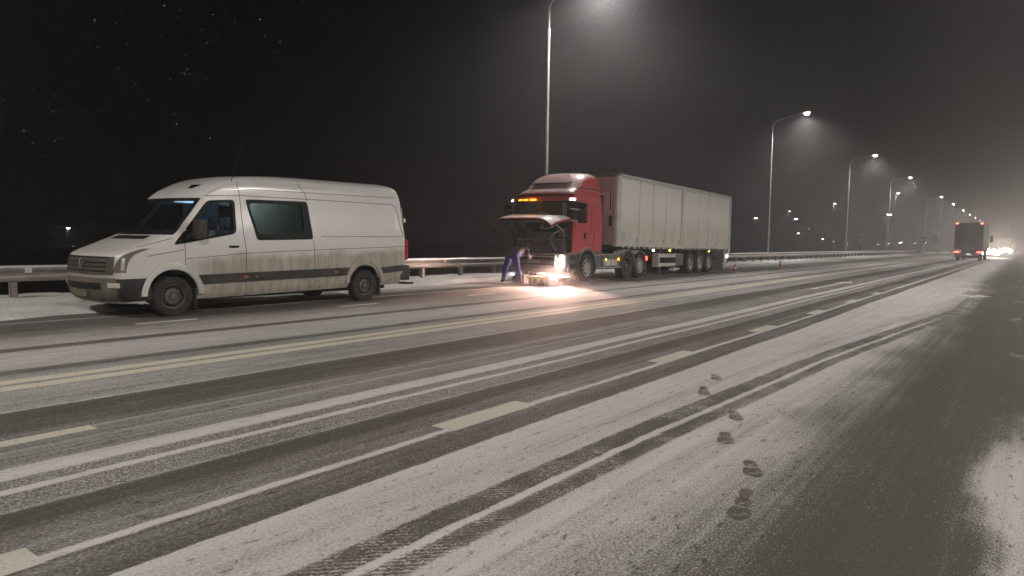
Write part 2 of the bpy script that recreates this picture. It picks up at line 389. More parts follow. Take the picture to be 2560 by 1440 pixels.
M['bag'] = pm('white_bag_plastic', (.62, .58, .56), .45, var=.15, bump=.5)
M['board'] = pm('pale_board', (.58, .54, .47), .7, snow=.8)
M['cone'] = pm('cone_red', (.48, .045, .035), .55, var=.15)
M['cone_w'] = pm('cone_white', (.60, .56, .54), .5)
M['sign_back'] = pm('sign_back_grey', (.38, .38, .38), .6)
M['sign_red'] = pm('sign_red', (.45, .03, .04), .5)
M['sign_white'] = pm('sign_white', (.65, .65, .65), .5)
M['grass'] = pm('dry_grass', (.12, .09, .055), .9, var=.4)
M['cargo'] = pm('dark_cargo_body', (.11, .105, .10), .6, var=.3, scale=1.5, dirt=(.15, .125, .10, .4))
M['cargo_side'] = pm('pale_cargo_side', (.20, .175, .14), .6, var=.2, scale=2)
M['sticker'] = pm('blue_grey_sticker', (.20, .24, .32), .5)
M['flake'] = pm('snowflake_white', (.5, .5, .5), .8, var=.05)

# ------------------------------------------------------------------ setting: ground, road, verge
g = G(); g.grid([[(x, y, -2.6) for x in (-880, -300, 0, 300, 880)] for y in (-880, -300, 0, 300, 880)])
struct(part(g, 'ground', M['ground'], None))
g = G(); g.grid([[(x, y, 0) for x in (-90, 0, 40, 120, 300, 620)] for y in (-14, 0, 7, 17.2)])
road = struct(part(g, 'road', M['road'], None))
def edge_y(X):
    return lerp_tab([(-90, 12.9), (4, 13.15), (16, 14.45), (45, 15.35), (90, 15.5), (620, 15.5)], X)
def verge_z(X, u, Y):
    n = mn.fractal(Vector((X * 1.1, Y * 1.6, 3.1)), .9, 2.0, 4) * .045 + mn.fractal(Vector((X * .35, Y * .5, 8)), 1, 2, 3) * .035
    base = .012 + min(u / .7, 1) * .085
    if Y > 17.4: base -= min((Y - 17.4) * .5, 2.66)
    return base + n * min(u / .25, 1)
xs = [-90, -60, -40, -20, -8] + [i * .14 for i in range(-20, 200)] + [28 + .25 * i for i in range(1, 130)] + [61 + i * 2.0 for i in range(0, 60)] + [200, 300, 450, 620]
us = [0, .05, .12, .2, .3, .4, .5, .62, .75, .9, 1.05, 1.2, 1.4, 1.6, 1.8, 2.0, 2.3, 2.6, 3.0, 3.5, 4.0, 4.8, 5.6, 7, 9, 11, 13]
rows = []
for X in xs:
    e = edge_y(X) + mn.noise(Vector((X * .9, 5, 1))) * .10 + mn.noise(Vector((X * .23, 9, 1))) * .12
    rows.append([(X, e + u, (0.004 if u == 0 else verge_z(X, u, e + u))) for u in us])
g = G(); g.grid(rows); struct(part(g, 'snow_verge', M['snow'], None, smooth=80))
g = G(); g.grid([[(x, y, z) for x in (-90, 620)] for (y, z) in ((-14, .02), (-16, .2), (-22, .1), (-40, -2.7))]); struct(part(g, 'right_verge', M['snow'], None))

# ------------------------------------------------------------------ road markings (children of the road)
def sheet(poly, name, mat, z=.004):
    g = G(); g.add([(x, y, z) for x, y in poly], [tuple(range(len(poly)))])
    me = g.mesh(name, mat)
    if me.polygons and me.polygons[0].normal.z < 0: me.flip_normals()
    return link(name, me, road)
def rect(x0, x1, y, w): return [(x0, y - w / 2), (x1, y - w / 2), (x1, y + w / 2), (x0, y + w / 2)]
for yy in (7.655, 7.345):
    g = G(); n = 90; pts = [-60 + i * 165 / n for i in range(n + 1)]
    g.grid([[(x, yy - .105 + .012 * mn.noise(Vector((x * 1.3, yy, 2))), .004) for x in pts], [(x, yy + .105 + .012 * mn.noise(Vector((x * 1.3, yy, 7))), .004) for x in pts]])
    link('centre_line', g.mesh('centre_line', M['line']), road)
for i in range(-2, 6):
    x0 = 3.84 + i * 3.75; sheet(rect(x0, x0 + 1.08, 3.44, .23), 'lane_dash', M['line_w'])
sheet(rect(26.7, 92, 3.36, .17), 'lane_line', M['line_w'])
for i in range(-1, 11):
    x0 = 5.3 + i * 4.1; sheet(rect(x0, x0 + 1.03, 11.25, .13), 'lane_dash', M['line_w'])
sheet([(a, b) for a, b in [(-3, 5.37), (2.25, 5.37), (2.25, 5.52), (-3, 5.52)]], 'lane_arrow', M['line_w'])
def arrow(x0, x1, y): return [(x0, y - .075), (x1 - 1.5, y - .075), (x1 - 1.7, y - .36), (x1, y), (x1 - 1.7, y + .36), (x1 - 1.5, y + .075), (x0, y + .075)]
sheet(arrow(23.6, 30.0, 5.42), 'lane_arrow', M['line_w']); sheet(arrow(62, 68.4, 5.42), 'lane_arrow', M['line_w'])
sheet([(22.2, 1.6), (24.0, 1.5), (23.75, 1.15), (23.3, 1.22), (24.3, .66), (25.0, 1.02), (24.55, 1.08), (24.75, 1.5), (27.2, 1.42), (27.0, 1.12), (29.3, 1.5), (27.2, 1.98), (27.2, 1.62), (22.3, 1.8)], 'lane_arrow', M['line_w'])

# footprints: boot soles pressed through the snow
def sole(cx, cy, ang, L=.33, w=.125, slip=0):
    g = G(); c, s = math.cos(ang), math.sin(ang)
    def put(pts):
        g.add([(cx + c * a - s * b, cy + s * a + c * b, .005) for a, b in pts], [tuple(range(len(pts)))])
    def hw_(u):                                                   # half width along the boot, heel -1 .. toe 1
        return lerp_tab([(-1, .0), (-.95, .55), (-.8, .72), (-.5, .70), (-.2, .58), (.1, .82), (.4, 1.0), (.7, .92), (.9, .6), (1, .0)], u) * w * .5
    n_ = 13
    for i in range(n_):
        u0, u1 = -1 + 2 * i / n_ + .025, -1 + 2 * (i + 1) / n_ - .025; um = (u0 + u1) / 2
        if -.30 < um < -.08: continue                             # the arch leaves no mark
        for q0, q1 in ((-.98, -.36), (-.31, .31), (.36, .98)):
            if (i + (q0 > 0)) % 7 == 3 and q0 > -.4: continue
            sk = .03 * abs(q0 + q1)
            put([((u0 - sk) * L / 2, q0 * hw_(u0)), ((u1 - sk) * L / 2, q0 * hw_(u1)), (u1 * L / 2, q1 * hw_(u1)), (u0 * L / 2, q1 * hw_(u0))])
    if slip: put([(-L * .48, -.022), (-L * .48 - slip * .9, -.040), (-L * .50 - slip, .0), (-L * .48 - slip * .9, .038), (-L * .48, .022)])
    link('footprint', g.mesh('footprint', M['foot']), road)
for (px, py, a, sl) in [(1852, 1272, -2.95, .16), (1880, 1172, -2.75, 0), (1814, 1096, -2.8, 0), (1838, 1040, -2.7, 0), (1760, 980, -2.75, .08), (1790, 944, -2.7, 0)]:
    d = ray(px, py); tt = -H / d.z; sole(d.x * tt, d.y * tt, a, slip=sl)

# ------------------------------------------------------------------ haze
g = G(); g.box(-900, 900, -900, 900, -3.6, 14.5)
mt = bpy.data.materials.new('snow_haze'); mt.use_nodes = True; t = mt.node_tree; t.nodes.clear()
out = t.nodes.new('ShaderNodeOutputMaterial'); pv = t.nodes.new('ShaderNodeVolumePrincipled')
pv.inputs['Color'].default_value = (.92, .91, .94, 1); pv.inputs['Density'].default_value = HAZE; pv.inputs['Anisotropy'].default_value = .68
t.links.new(pv.outputs[0], out.inputs['Volume'])
hz = part(g, 'haze', mt, None); hz['kind'] = 'stuff'; hz['label'] = 'pale haze of falling snow filling the night air'

# ------------------------------------------------------------------ street lamps
def spot(name, parent, loc, power, size, blend=.6, colr=LAMP_COL, rad=.15, rot=(0, 0, 0)):
    L = bpy.data.lights.new(name, 'SPOT'); L.energy = power; L.color = colr; L.spot_size = size; L.spot_blend = blend; L.shadow_soft_size = rad
    o = link(name, L, parent); o.location = loc; o.rotation_euler = rot; return o
def make_lamp(base=0.0, reach=2.6, top=12.2, r=.10, lens='lamp_e', seg=10):
    """pole with collar, swan-neck arm towards -Y and a flat luminaire"""
    o = []
    g = G(); g.cyl((0, 0, base), (0, 0, 10.4), r, r * .62, seg); o.append(('pole', g, 'pole', 60))
    g = G(); g.cyl((0, 0, 10.2), (0, 0, 10.55), r * .85, r * .7, seg); o.append(('collar', g, 'pole', 60)); g = G(); g.cyl((0, 0, base), (0, 0, base + .35), r * 1.7, r * 1.5, seg); o.append(('base_flange', g, 'pole', 60))
    k = top - 10.4
    pts = [(0, 0, 10.4), (0, 0, 10.4 + k * .55)] + [(0, -reach * q, 10.4 + k * z) for q, z in ((.02, .62), (.07, .70), (.16, .78), (.30, .85), (.55, .92), (.9, 1.0))]
    g = G(); g.tube(pts, r * .5, 8); o.append(('arm', g, 'pole', 60))
    g = G(); zt = top + .02
    g.prism([(-.14, -reach * .86, zt), (.14, -reach * .86, zt), (.19, -reach - .1, zt + .02), (.15, -reach - .38, zt + .03), (-.15, -reach - .38, zt + .03), (-.19, -reach - .1, zt + .02)], (0, 0, .10)); o.append(('lamp_head', g, 'lamp_body', 30))
    g = G(); g.lathe([(.001, -.13), (.10, -.115), (.17, -.07), (.20, .012)], (0, -reach - .10, top), 'z', 14); o.append(('lens', g, lens, 60))
    return o
def build_lamp(parts, label, loc, rz, group, power, size=2.7, blend=1.0):
    root = thing('street_lamp', label, 'street lamp', loc, rz, group)
    for nme, me in parts:
        link(nme, me, root)
    if power: spot('lamp_light', root, (0, -2.75, 12.12), power, size, blend)
    return root
lampA = [(n_, g_.mesh(n_, M[m_], s_)) for n_, g_, m_, s_ in make_lamp()]
LX = [(-6.0, 'off'), (26.5, 'grey steel street lamp standing behind the red truck'), (60.8, 'street lamp behind the rail past the trailer, closest of its row to the cones'),
      (93.1, 'second lit street lamp behind the rail past the trailer'), (125.3, 'third lit street lamp behind the rail past the trailer'), (176.6, 'street lamp beside the no entry sign'),
      (207.6, ''), (243.2, ''), (275.3, ''), (308, ''), (340, ''), (380, '')]
ROW = 'lamps along the left side of the road'
for X, lb in LX:
    lab = 'street lamp behind the rail ahead of the van nose' if lb == 'off' else (lb or 'small far street lamp in the row above the moving truck')
    lr = build_lamp(lampA, lab, (X, 17.6, -.05), 0, ROW, LAMP_W if X < 300 else LAMP_W * .6)
    if X == 26.5: lr.scale = (1, 1, 1.035)
build_lamp(lampA, 'street lamp on the left verge before the van', (-38, 17.6, -.05), 0, ROW, LAMP_W)
for X in (-40, -8.0, 24, 56, 88, 120):
    build_lamp(lampA, 'street lamp on the right hand verge opposite the rail', (X, -15.0, .1), PI, 'lamps along the right side of the road', LAMP_R, 2.8, .3)

# far lamps beyond the embankment
def far_lamp(px, py, z, dist=None, lens='lamp_far', s=1.0, power=0, label=''):
    d = ray(px, py); k = (dist / d.length) if dist else (z - H) / d.z
    p = Vector((0, 0, H)) + d * k
    root = thing('far_street_lamp', label, 'street lamp', (p.x, p.y, -2.6), 0, 'lamps of the side roads')
    hgt = p.z + 2.6
    g = G(); g.cyl((0, 0, 0), (0, 0, hgt), .09, .06, 6); part(g, 'pole', M['pole'], root)
    g = G(); g.box(-.25 * s, .25 * s, -.75 * s, .1, hgt + .02, hgt + .12); part(g, 'lamp_head', M['lamp_body'], root)
    g = G(); g.lathe([(0, -.14 * s), (.2 * s, -.10 * s), (.27 * s, .0), (.27 * s, .02)], (0, -.4 * s, hgt), 'z', 10); part(g, 'lens', M[lens], root)
    if power: spot('lamp_light', root, (0, -.4 * s, hgt - .2), power, 2.2, .8)
FL = [(168, 570, 4, 260, 'lamp_e', 2.0, 900, 'lone bright lamp in the dark field behind the van'),
      (1885, 545, 10, 230, 'lamp_far', 1.5, 0, 'far lamp just behind the trailer rear end'), (1971, 528, 10, 250, 'lamp_far', .9, 2500, 'far lamp with a pale light cone past the second rail lamp post'),
      (1985, 547, 10, 230, 'lamp_e', 1.6, 0, 'bright round far lamp low between the rail lamp posts'), (1992, 583, 8, 260, 'lamp_far', 1.3, 0, 'lower far lamp under the bright round one'),
      (2019, 572, 8, 330, 'lamp_green', 1.0, 0, 'greenish far lamp above the cone'), (2083, 509, 11, 230, 'lamp_far', 1.2, 4000, 'high far lamp left of the second rail lamp post'),
      (2053, 597, 6, 300, 'lamp_far', 1.3, 0, 'low far lamp beside the second rail lamp post'), (2081, 604, 6, 320, 'lamp_green', 1.3, 0, 'low greenish far lamp near the rail'),
      (2113, 610, 5, 330, 'lamp_far', 1.7, 0, 'low far lamp at the foot of a rail lamp post'), (2240, 483, 11, 190, 'lamp_far', 1.2, 4000, 'high far lamp close to the third rail lamp post'),
      (2215, 536, 10, 200, 'lamp_e', 1.9, 1500, 'brightest far lamp, beside the third rail lamp post'), (2192, 611, 5, 380, 'lamp_far', 1.4, 0, 'tiny lamp on the horizon past the yield sign'),
      (2219, 609, 5, 390, 'lamp_far', 1.2, 0, 'tiny lamp on the horizon past the yield sign'), (2246, 606, 5, 330, 'lamp_far', 2.0, 0, 'bright low lamp between the yield sign and the no entry sign'),
      (2284, 609, 5, 390, 'lamp_far', 1.3, 0, 'tiny lamp on the horizon before the no entry sign'), (2309, 606, 5, 330, 'lamp_far', 1.6, 0, 'low lamp right below the no entry sign')]
for a in FL: far_lamp(a[0], a[1], a[2], a[3], a[4], a[5], a[6], a[7])

# ------------------------------------------------------------------ guard rails
def guard_rail(path, label, refl=(), phase=0.0):
    root = thing('guard_rail', label, 'guard rail', (path[0][0], path[0][1], 0))
    o = Vector((path[0][0], path[0][1], 0))
    P = [Vector((x, y, 0)) for x, y in path]
    prof = [(.0, .745), (-.03, .75), (-.085, .70), (-.085, .655), (-.012, .605), (-.012, .565), (-.085, .515), (-.085, .465), (-.03, .42), (0, .425), (0, .43), (-.075, .47), (-.075, .51), (0, .56), (0, .61), (-.075, .66), (-.075, .695)]
    rows = []
    for i, p in enumerate(P):
        d = (P[min(i + 1, len(P) - 1)] - P[max(i - 1, 0)]).normalized(); nrm = Vector((-d.y, d.x, 0))
        rows.append([p - o + nrm * a + Vector((0, 0, b)) for a, b in prof])
    g = G(); g.grid(rows, closed=True); g.add(rows[0], [tuple(range(len(prof)))]); g.add(rows[-1], [tuple(range(len(prof)))])
    part(g, 'rail', M['galv'], root)
    gp = G(); gp.box(-.055, .055, .01, .15, -.35, .66); me = gp.mesh('post', M['galv'], None, .008)
    dist = 0; nxt = phase
    for a, b in zip(P, P[1:]):
        L = (b - a).length
        while nxt <= dist + L:
            q = a + (b - a) * ((nxt - dist) / L); c = link('post', me, root); c.location = q - o; c.rotation_euler = (0, 0, math.atan2((b - a).y, (b - a).x)); nxt += 2.0
        dist += L
    for X in refl:
        g = G(); g.prism([(X - o.x - .05, -.03, .60), (X - o.x + .05, -.03, .60), (X - o.x + .06, -.12, .595), (X - o.x - .06, -.12, .595)], (0, 0, .10)); part(g, 'reflector', M['sign_white'], root)
    return root
RY = 16.5
guard_rail([(-30 + .0 * i, RY) for i in (0,)] + [(x, RY) for x in (-10, 0, 5, 10, 15, 20, 21.9)], 'snow topped steel guard rail behind the van, ending before the truck', (5.62, 18.35), phase=1.4)
guard_rail([(x, RY) for x in (27, 40, 60, 80, 100, 120, 140)] + [(150, 16.7), (160, 17.4), (170, 18.6), (180, 20.3)], 'snow topped steel guard rail running away past the trailer', (), phase=.6)
guard_rail([(168, 14.4), (180, 15.2), (195, 16.6), (215, 19)], 'short far guard rail curving off behind the moving truck')

# dry weeds below the rail
g = G()
for X0, X1, n in ((15, 26, 330), (2, 8, 60), (40, 90, 300)):
    for i in range(n):
        x = random.uniform(X0, X1); y = RY + random.uniform(.35, 1.5); z = .05 + (-.5 * max(0, y - 17.4)); h = random.uniform(.2, .65); a = random.uniform(-.2, .2); w = .004
        g.add([(x - w, y, z), (x + w, y, z), (x + a * .5 + w * .7, y, z + h * .6), (x + a * 1.3, y + random.uniform(-.1, .1), z + h), (x + a * .5 - w * .7, y, z + h * .6)], [(0, 1, 2, 3, 4)])
o = part(g, 'dry_grass', M['grass'], None); o['kind'] = 'stuff'; o['label'] = 'sparse dry grass stalks below the guard rail'; o['category'] = 'grass'

# ------------------------------------------------------------------ shared vehicle pieces
def slice_body(zs, x0, x1, W, rf, rr, nf=2.6, nr=3.0, na=14, ns=8, shear=None):
    """closed solid made of horizontal outlines; functions of z"""
    rows = []
    for z in zs:
        a, b, w, f, r = x0(z), x1(z), W(z), rf(z), rr(z)
        L = []
        for k in range(na + 1):
            q = PI / 2 * k / na; L.append((a + f * (1 - math.cos(q) ** (2 / nf)), w * math.sin(q) ** (2 / nf)))
        xa, xb = a + f, b - r
        for k in range(1, ns): L.append((xa + (xb - xa) * k / ns, w))
        for k in range(7):
            q = PI / 2 * k / 6; L.append((b - r * (1 - math.sin(PI / 2 - q * 1.0) ** (2 / nr)) if False else b - r + r * math.sin(q) ** (2 / nr), w * max(math.cos(q), 0) ** (2 / nr)))
        full = L + [(x, -y) for x, y in L[-2:0:-1]]
        rows.append([(x, y, z + (shear(x) if shear else 0)) for x, y in full])
    g = G(); g.grid(rows, closed=True)
    n = len(rows[0])
    for r, rev in ((rows[0], True), (rows[-1], False)):
        c = (sum(p[0] for p in r) / n, 0, sum(p[2] for p in r) / n)
        g.add(r + [c], [(i, (i + 1) % n, n) for i in range(n)])
    return g
def wheel(name, parent, x, y, r, w, side, rim='rim', rimr=.62, holes=8, dish=.05, label=None):
    """side -1: outer face towards -Y.  tyre, rim, hub and dark openings"""
    root = bpy.data.objects.new(name, None); col.objects.link(root); root.parent = parent; root.location = (x, y, r - .012); root.empty_display_size = .1
    if label: root['label'] = label
    s = side; R = r * rimr
    g = G(); g.lathe([(R, w * .36), (R * 1.04, w * .47), (r * .80, w * .52), (r * .93, w * .50), (r * .985, w * .42), (r, w * .30), (r, -w * .30), (r * .97, -w * .45), (r * .8, -w * .5), (R, -w * .4), (R, w * .36)], (0, 0, 0), 'y', 40, sgn=s)
    for k in range(40):                                            # tread lugs
        q = 2 * PI * k / 40; c, d = math.cos(q), math.sin(q); c2, d2 = math.cos(q + .08), math.sin(q + .08)
        for h0, h1 in ((-.40, -.05), (.05, .40)):
            g.add([(c * r * .99, h0 * w, d * r * .99), (c2 * r * .99, h0 * w, d2 * r * .99), (c2 * r * .99, h1 * w, d2 * r * .99), (c * r * .99, h1 * w, d * r * .99)] + [(c * r * 1.012, h0 * w, d * r * 1.012), (c2 * r * 1.012, h0 * w, d2 * r * 1.012), (c2 * r * 1.012, h1 * w, d2 * r * 1.012), (c * r * 1.012, h1 * w, d * r * 1.012)], [(4, 5, 6, 7), (0, 1, 5, 4), (1, 2, 6, 5), (2, 3, 7, 6), (3, 0, 4, 7)])
    part(g, 'tyre', M['rubber'], root, smooth=35)
    g = G(); h = w * .5 - dish
    g.lathe([(R * 1.0, w * .42), (R * .98, w * .485), (R * .93, w * .46), (R * .88, h - .03), (R * .80, h - .035), (R * .62, h + dish * .35), (R * .50, h + dish * .45), (R * .46, h + dish * .1), (R * .30, h + dish * .1), (R * .26, h + dish * .7), (R * .12, h + dish * .85), (0.001, h + dish * .85)], (0, 0, 0), 'y', 36, sgn=s)
    for k in range(6):
        q = 2 * PI * k / 6; g.cyl((math.cos(q) * R * .38, s * (h + dish * .05), math.sin(q) * R * .38), (math.cos(q) * R * .38, s * (h + dish * .5), math.sin(q) * R * .38), R * .045, n=6)
    part(g, 'rim', M[rim], root, smooth=40)
    g = G()
    for k in range(holes):
        q = 2 * PI * (k + .5) / holes; c, d = math.cos(q) * R * .72, math.sin(q) * R * .72
        g.cyl((c, s * (h - .06), d), (c, s * (h + dish * .20), d), R * (.09 if holes > 10 else .12), n=8)
    part(g, 'rim_hole', M['hole'], root)['kind'] = 'stuff'
    return root
def text_mesh(txt, size, mat, name, depth=.002):
    cu = bpy.data.curves.new(name, 'FONT'); cu.body = txt; cu.size = size; cu.extrude = depth; cu.align_x = 'CENTER'; cu.align_y = 'CENTER'
    o = bpy.data.objects.new('tmp', cu); col.objects.link(o); bpy.context.view_layer.update()
    me = bpy.data.meshes.new_from_object(o.evaluated_get(bpy.context.evaluated_depsgraph_get())); bpy.data.objects.remove(o)
    me.materials.clear(); me.materials.append(mat); return me
def arc_fender(x, z, r0, r1, y0, y1, a0, a1, n=14):
    rows = []
    for k in range(n + 1):
        q = math.radians(a0 + (a1 - a0) * k / n); c, s = math.cos(q), math.sin(q)
        rows.append([(x + c * r0, y0, z + s * r0), (x + c * r1, y0, z + s * r1), (x + c * r1, y1, z + s * r1), (x + c * r0, y1, z + s * r0)])
    g = G(); g.grid(rows, closed=True); g.add(rows[0], [(0, 1, 2, 3)]); g.add(rows[-1], [(0, 1, 2, 3)]); return g

# ------------------------------------------------------------------ the white van
VAN = thing('van', 'dirty white high roof panel van parked on the verge in front of the truck', 'van', (5.1, 12.95, 0))
vx0t = [(.26, .28), (.32, .20), (.45, .14), (.60, .12), (.72, .12), (.80, .14), (1.0, .17), (1.08, .20), (1.13, .28), (1.18, .41), (1.26, .60), (1.35, .82), (1.40, .95), (1.44, 1.02), (1.6, 1.13), (1.8, 1.29), (2.0, 1.44), (2.08, 1.50), (2.15, 1.56), (2.25, 1.68), (2.35, 1.86), (2.44, 2.06), (2.52, 2.36), (2.57, 2.8), (2.61, 3.5)]
vWt = [(.26, .90), (.34, .95), (.5, .985), (.8, .995), (1.2, .985), (1.5, .962), (1.9, .905), (2.15, .882), (2.32, .868), (2.42, .84), (2.50, .785), (2.56, .69), (2.59, .58), (2.61, .42)]
vrf = lambda z: lerp_tab([(.26, .36), (.7, .34), (.85, .31), (1.1, .27), (1.4, .26), (1.5, .30), (2.08, .34), (2.3, .5), (2.585, .6)], z)
vx1 = lambda z: lerp_tab([(.26, 6.80), (.5, 6.9), (.8, 6.95), (1.4, 6.95), (1.9, 6.90), (2.2, 6.88), (2.4, 6.84), (2.52, 6.79), (2.61, 6.60)], z)
vrr = lambda z: lerp_tab([(.26, .12), (2.2, .14), (2.5, .18), (2.61, .22)], z)
vx0 = lambda z: smooth_tab(vx0t, z)
vW = lambda z: smooth_tab(vWt, z)
vsh = lambda x: .014 * (x - 1.2)
vz = [.26, .30, .34, .40, .5, .6, .7, .78, .86, .95, 1.03, 1.08, 1.105, 1.13, 1.155, 1.18, 1.22, 1.26, 1.30, 1.35, 1.40, 1.44, 1.5, 1.6, 1.7, 1.8, 1.9, 2.0, 2.08, 2.15, 2.2, 2.25, 2.3, 2.35, 2.39, 2.43, 2.46, 2.49, 2.515, 2.54, 2.56, 2.58, 2.597, 2.61]
def v_out(z, s, off=0):
    """point on the body at height z; s 0..1 front arc, beyond 1 metres along the side; sign = side"""
    sg = -1 if s < 0 else 1; a = abs(s)
    if a <= 1:
        q = PI / 2 * a; x = vx0(z) + vrf(z) * (1 - math.cos(q) ** (2 / 2.6)); y = vW(z) * math.sin(q) ** (2 / 2.6)
        n = Vector((-math.cos(q), math.sin(q), 0))
    else:
        x = vx0(z) + vrf(z) + a - 1; y = vW(z); n = Vector((0, 1, 0))
    return Vector((x + n.x * off, sg * (y + n.y * off), z + vsh(x)))
def v_hw(x, z):
    zp = z - vsh(x); t_ = (x - vx0(zp)) / vrf(zp)
    if t_ <= 0: return 0.0
    return vW(zp) * (1 if t_ >= 1 else (1 - (1 - t_) ** 2.6) ** (1 / 2.6))
def v_patch(z0, z1, s0, s1, off, nz=8, ns=12, th=.012):
    """shell patch on the nose; s0, s1 numbers or functions of 0..1 height"""
    fa = s0 if callable(s0) else (lambda q: s0); fb = s1 if callable(s1) else (lambda q: s1)
    def grid_(o):
        return [[v_out(z0 + (z1 - z0) * i / nz, fa(i / nz) + (fb(i / nz) - fa(i / nz)) * k / ns, o) for k in range(ns + 1)] for i in range(nz + 1)]
    A, B = grid_(off), grid_(off - th); g = G(); g.grid(A); g.grid([r[::-1] for r in B])
    ra = A[0] + [r[-1] for r in A[1:]] + A[-1][-2::-1] + [r[0] for r in A[-2:0:-1]]
    rb = B[0] + [r[-1] for r in B[1:]] + B[-1][-2::-1] + [r[0] for r in B[-2:0:-1]]
    g.grid([rb, ra], closed=True); return g
def round_poly(p, r, n=4):
    o = []
    for i in range(len(p)):
        a, b, c = Vector((*p[i - 1], 0)), Vector((*p[i], 0)), Vector((*p[(i + 1) % len(p)], 0))
        d0, d1 = (a - b), (c - b); k = min(r, d0.length * .45, d1.length * .45)
        q0, q1 = b + d0.normalized() * k, b + d1.normalized() * k
        for j in range(n + 1):
            u = j / n; o.append(tuple((q0 * (1 - u) ** 2 + b * 2 * u * (1 - u) + q1 * u * u)[:2]))
    return o
def side_rows(poly, side, off, nz=14, nx=10, hw=v_hw):
    z0, z1 = min(p[1] for p in poly), max(p[1] for p in poly); rows = []
    for i in range(nz + 1):
        z = z0 + (z1 - z0) * (i + (.02 if i == 0 else -.02 if i == nz else 0)) / nz; xsx = []
        for (xa, za), (xb, zb) in zip(poly, poly[1:] + poly[:1]):
            if (za - z) * (zb - z) <= 0 and za != zb: xsx.append(xa + (xb - xa) * (z - za) / (zb - za))
        a, b = min(xsx), max(xsx)
        rows.append([Vector((a + (b - a) * k / nx, side * (hw(a + (b - a) * k / nx, z) + off), z)) for k in range(nx + 1)])
    return rows
def side_ring(po, pi_, side, off, th, hw=v_hw):
    A = [Vector((x, side * (hw(x, z) + off), z)) for x, z in po]; B = [Vector((x, side * (hw(x, z) + off), z)) for x, z in pi_]
    C = [p - Vector((0, side * th, 0)) for p in B]; D = [p - Vector((0, side * th, 0)) for p in A]
    g = G(); g.grid([A, B, C, D, A], closed=True); return g
def side_cut(poly, side, y0, y1):
    g = G(); g.prism([(x, side * y0, z) for x, z in poly], (0, side * (y1 - y0), 0)); return g

body = slice_body(vz, vx0, vx1, vW, vrf, vrr, shear=vsh)
def vx0c(z): return max(vx0(z) + .07, 1.30 if z < 1.42 else 0)
zc = [z for z in vz if .62 < z < 2.47]
cavity = slice_body(zc, vx0c, lambda z: vx1(z) - .07, lambda z: vW(z) - .055, lambda z: max(vrf(z) - .03, .1), lambda z: vrr(z), shear=vsh)
w1o = round_poly([(1.20, 1.235), (2.43, 1.46), (2.45, 2.10), (1.90, 2.06)], .09); w1i = round_poly([(1.42, 1.315), (2.37, 1.495), (2.39, 2.05), (1.95, 2.01)], .08)
w2o = round_poly([(2.87, 1.34), (4.19, 1.37), (4.10, 2.15), (2.67, 2.12)], .07); w2i = round_poly([(2.90, 1.46), (3.98, 1.50), (3.97, 2.07), (2.74, 2.05)], .09)
def ws_rows(o): return [[v_out(1.50 + (2.03 - 1.50) * i / 8, -.83 + 1.66 * k / 16, o) for k in range(17)] for i in range(9)]
g = G(); A = [[p + Vector((-.12, 0, 0)) for p in r] for r in ws_rows(0)]; g.slab(A, lambda p: Vector((.34, 0, 0)))
cuts = [cavity.mesh('c', M['cabin']), g.mesh('c', M['black'])]
for s in (-1, 1): cuts += [side_cut(w1i, s, .7, 1.2).mesh('c', M['black']), side_cut(w2i, s, .7, 1.2).mesh('c', M['black'])]
for wx in (1.2, 5.6):
    for s in (-1, 1):
        g = G(); g.cyl((wx, s * .60, .36), (wx, s * 1.2, .36), .455, n=40); cuts.append(g.mesh('c', M['hole']))
bm_ = boolean(body.mesh('body', M['van']), cuts); bm_.shade_smooth(); bm_.set_sharp_from_angle(angle=math.radians(32))
link('body', bm_, VAN)
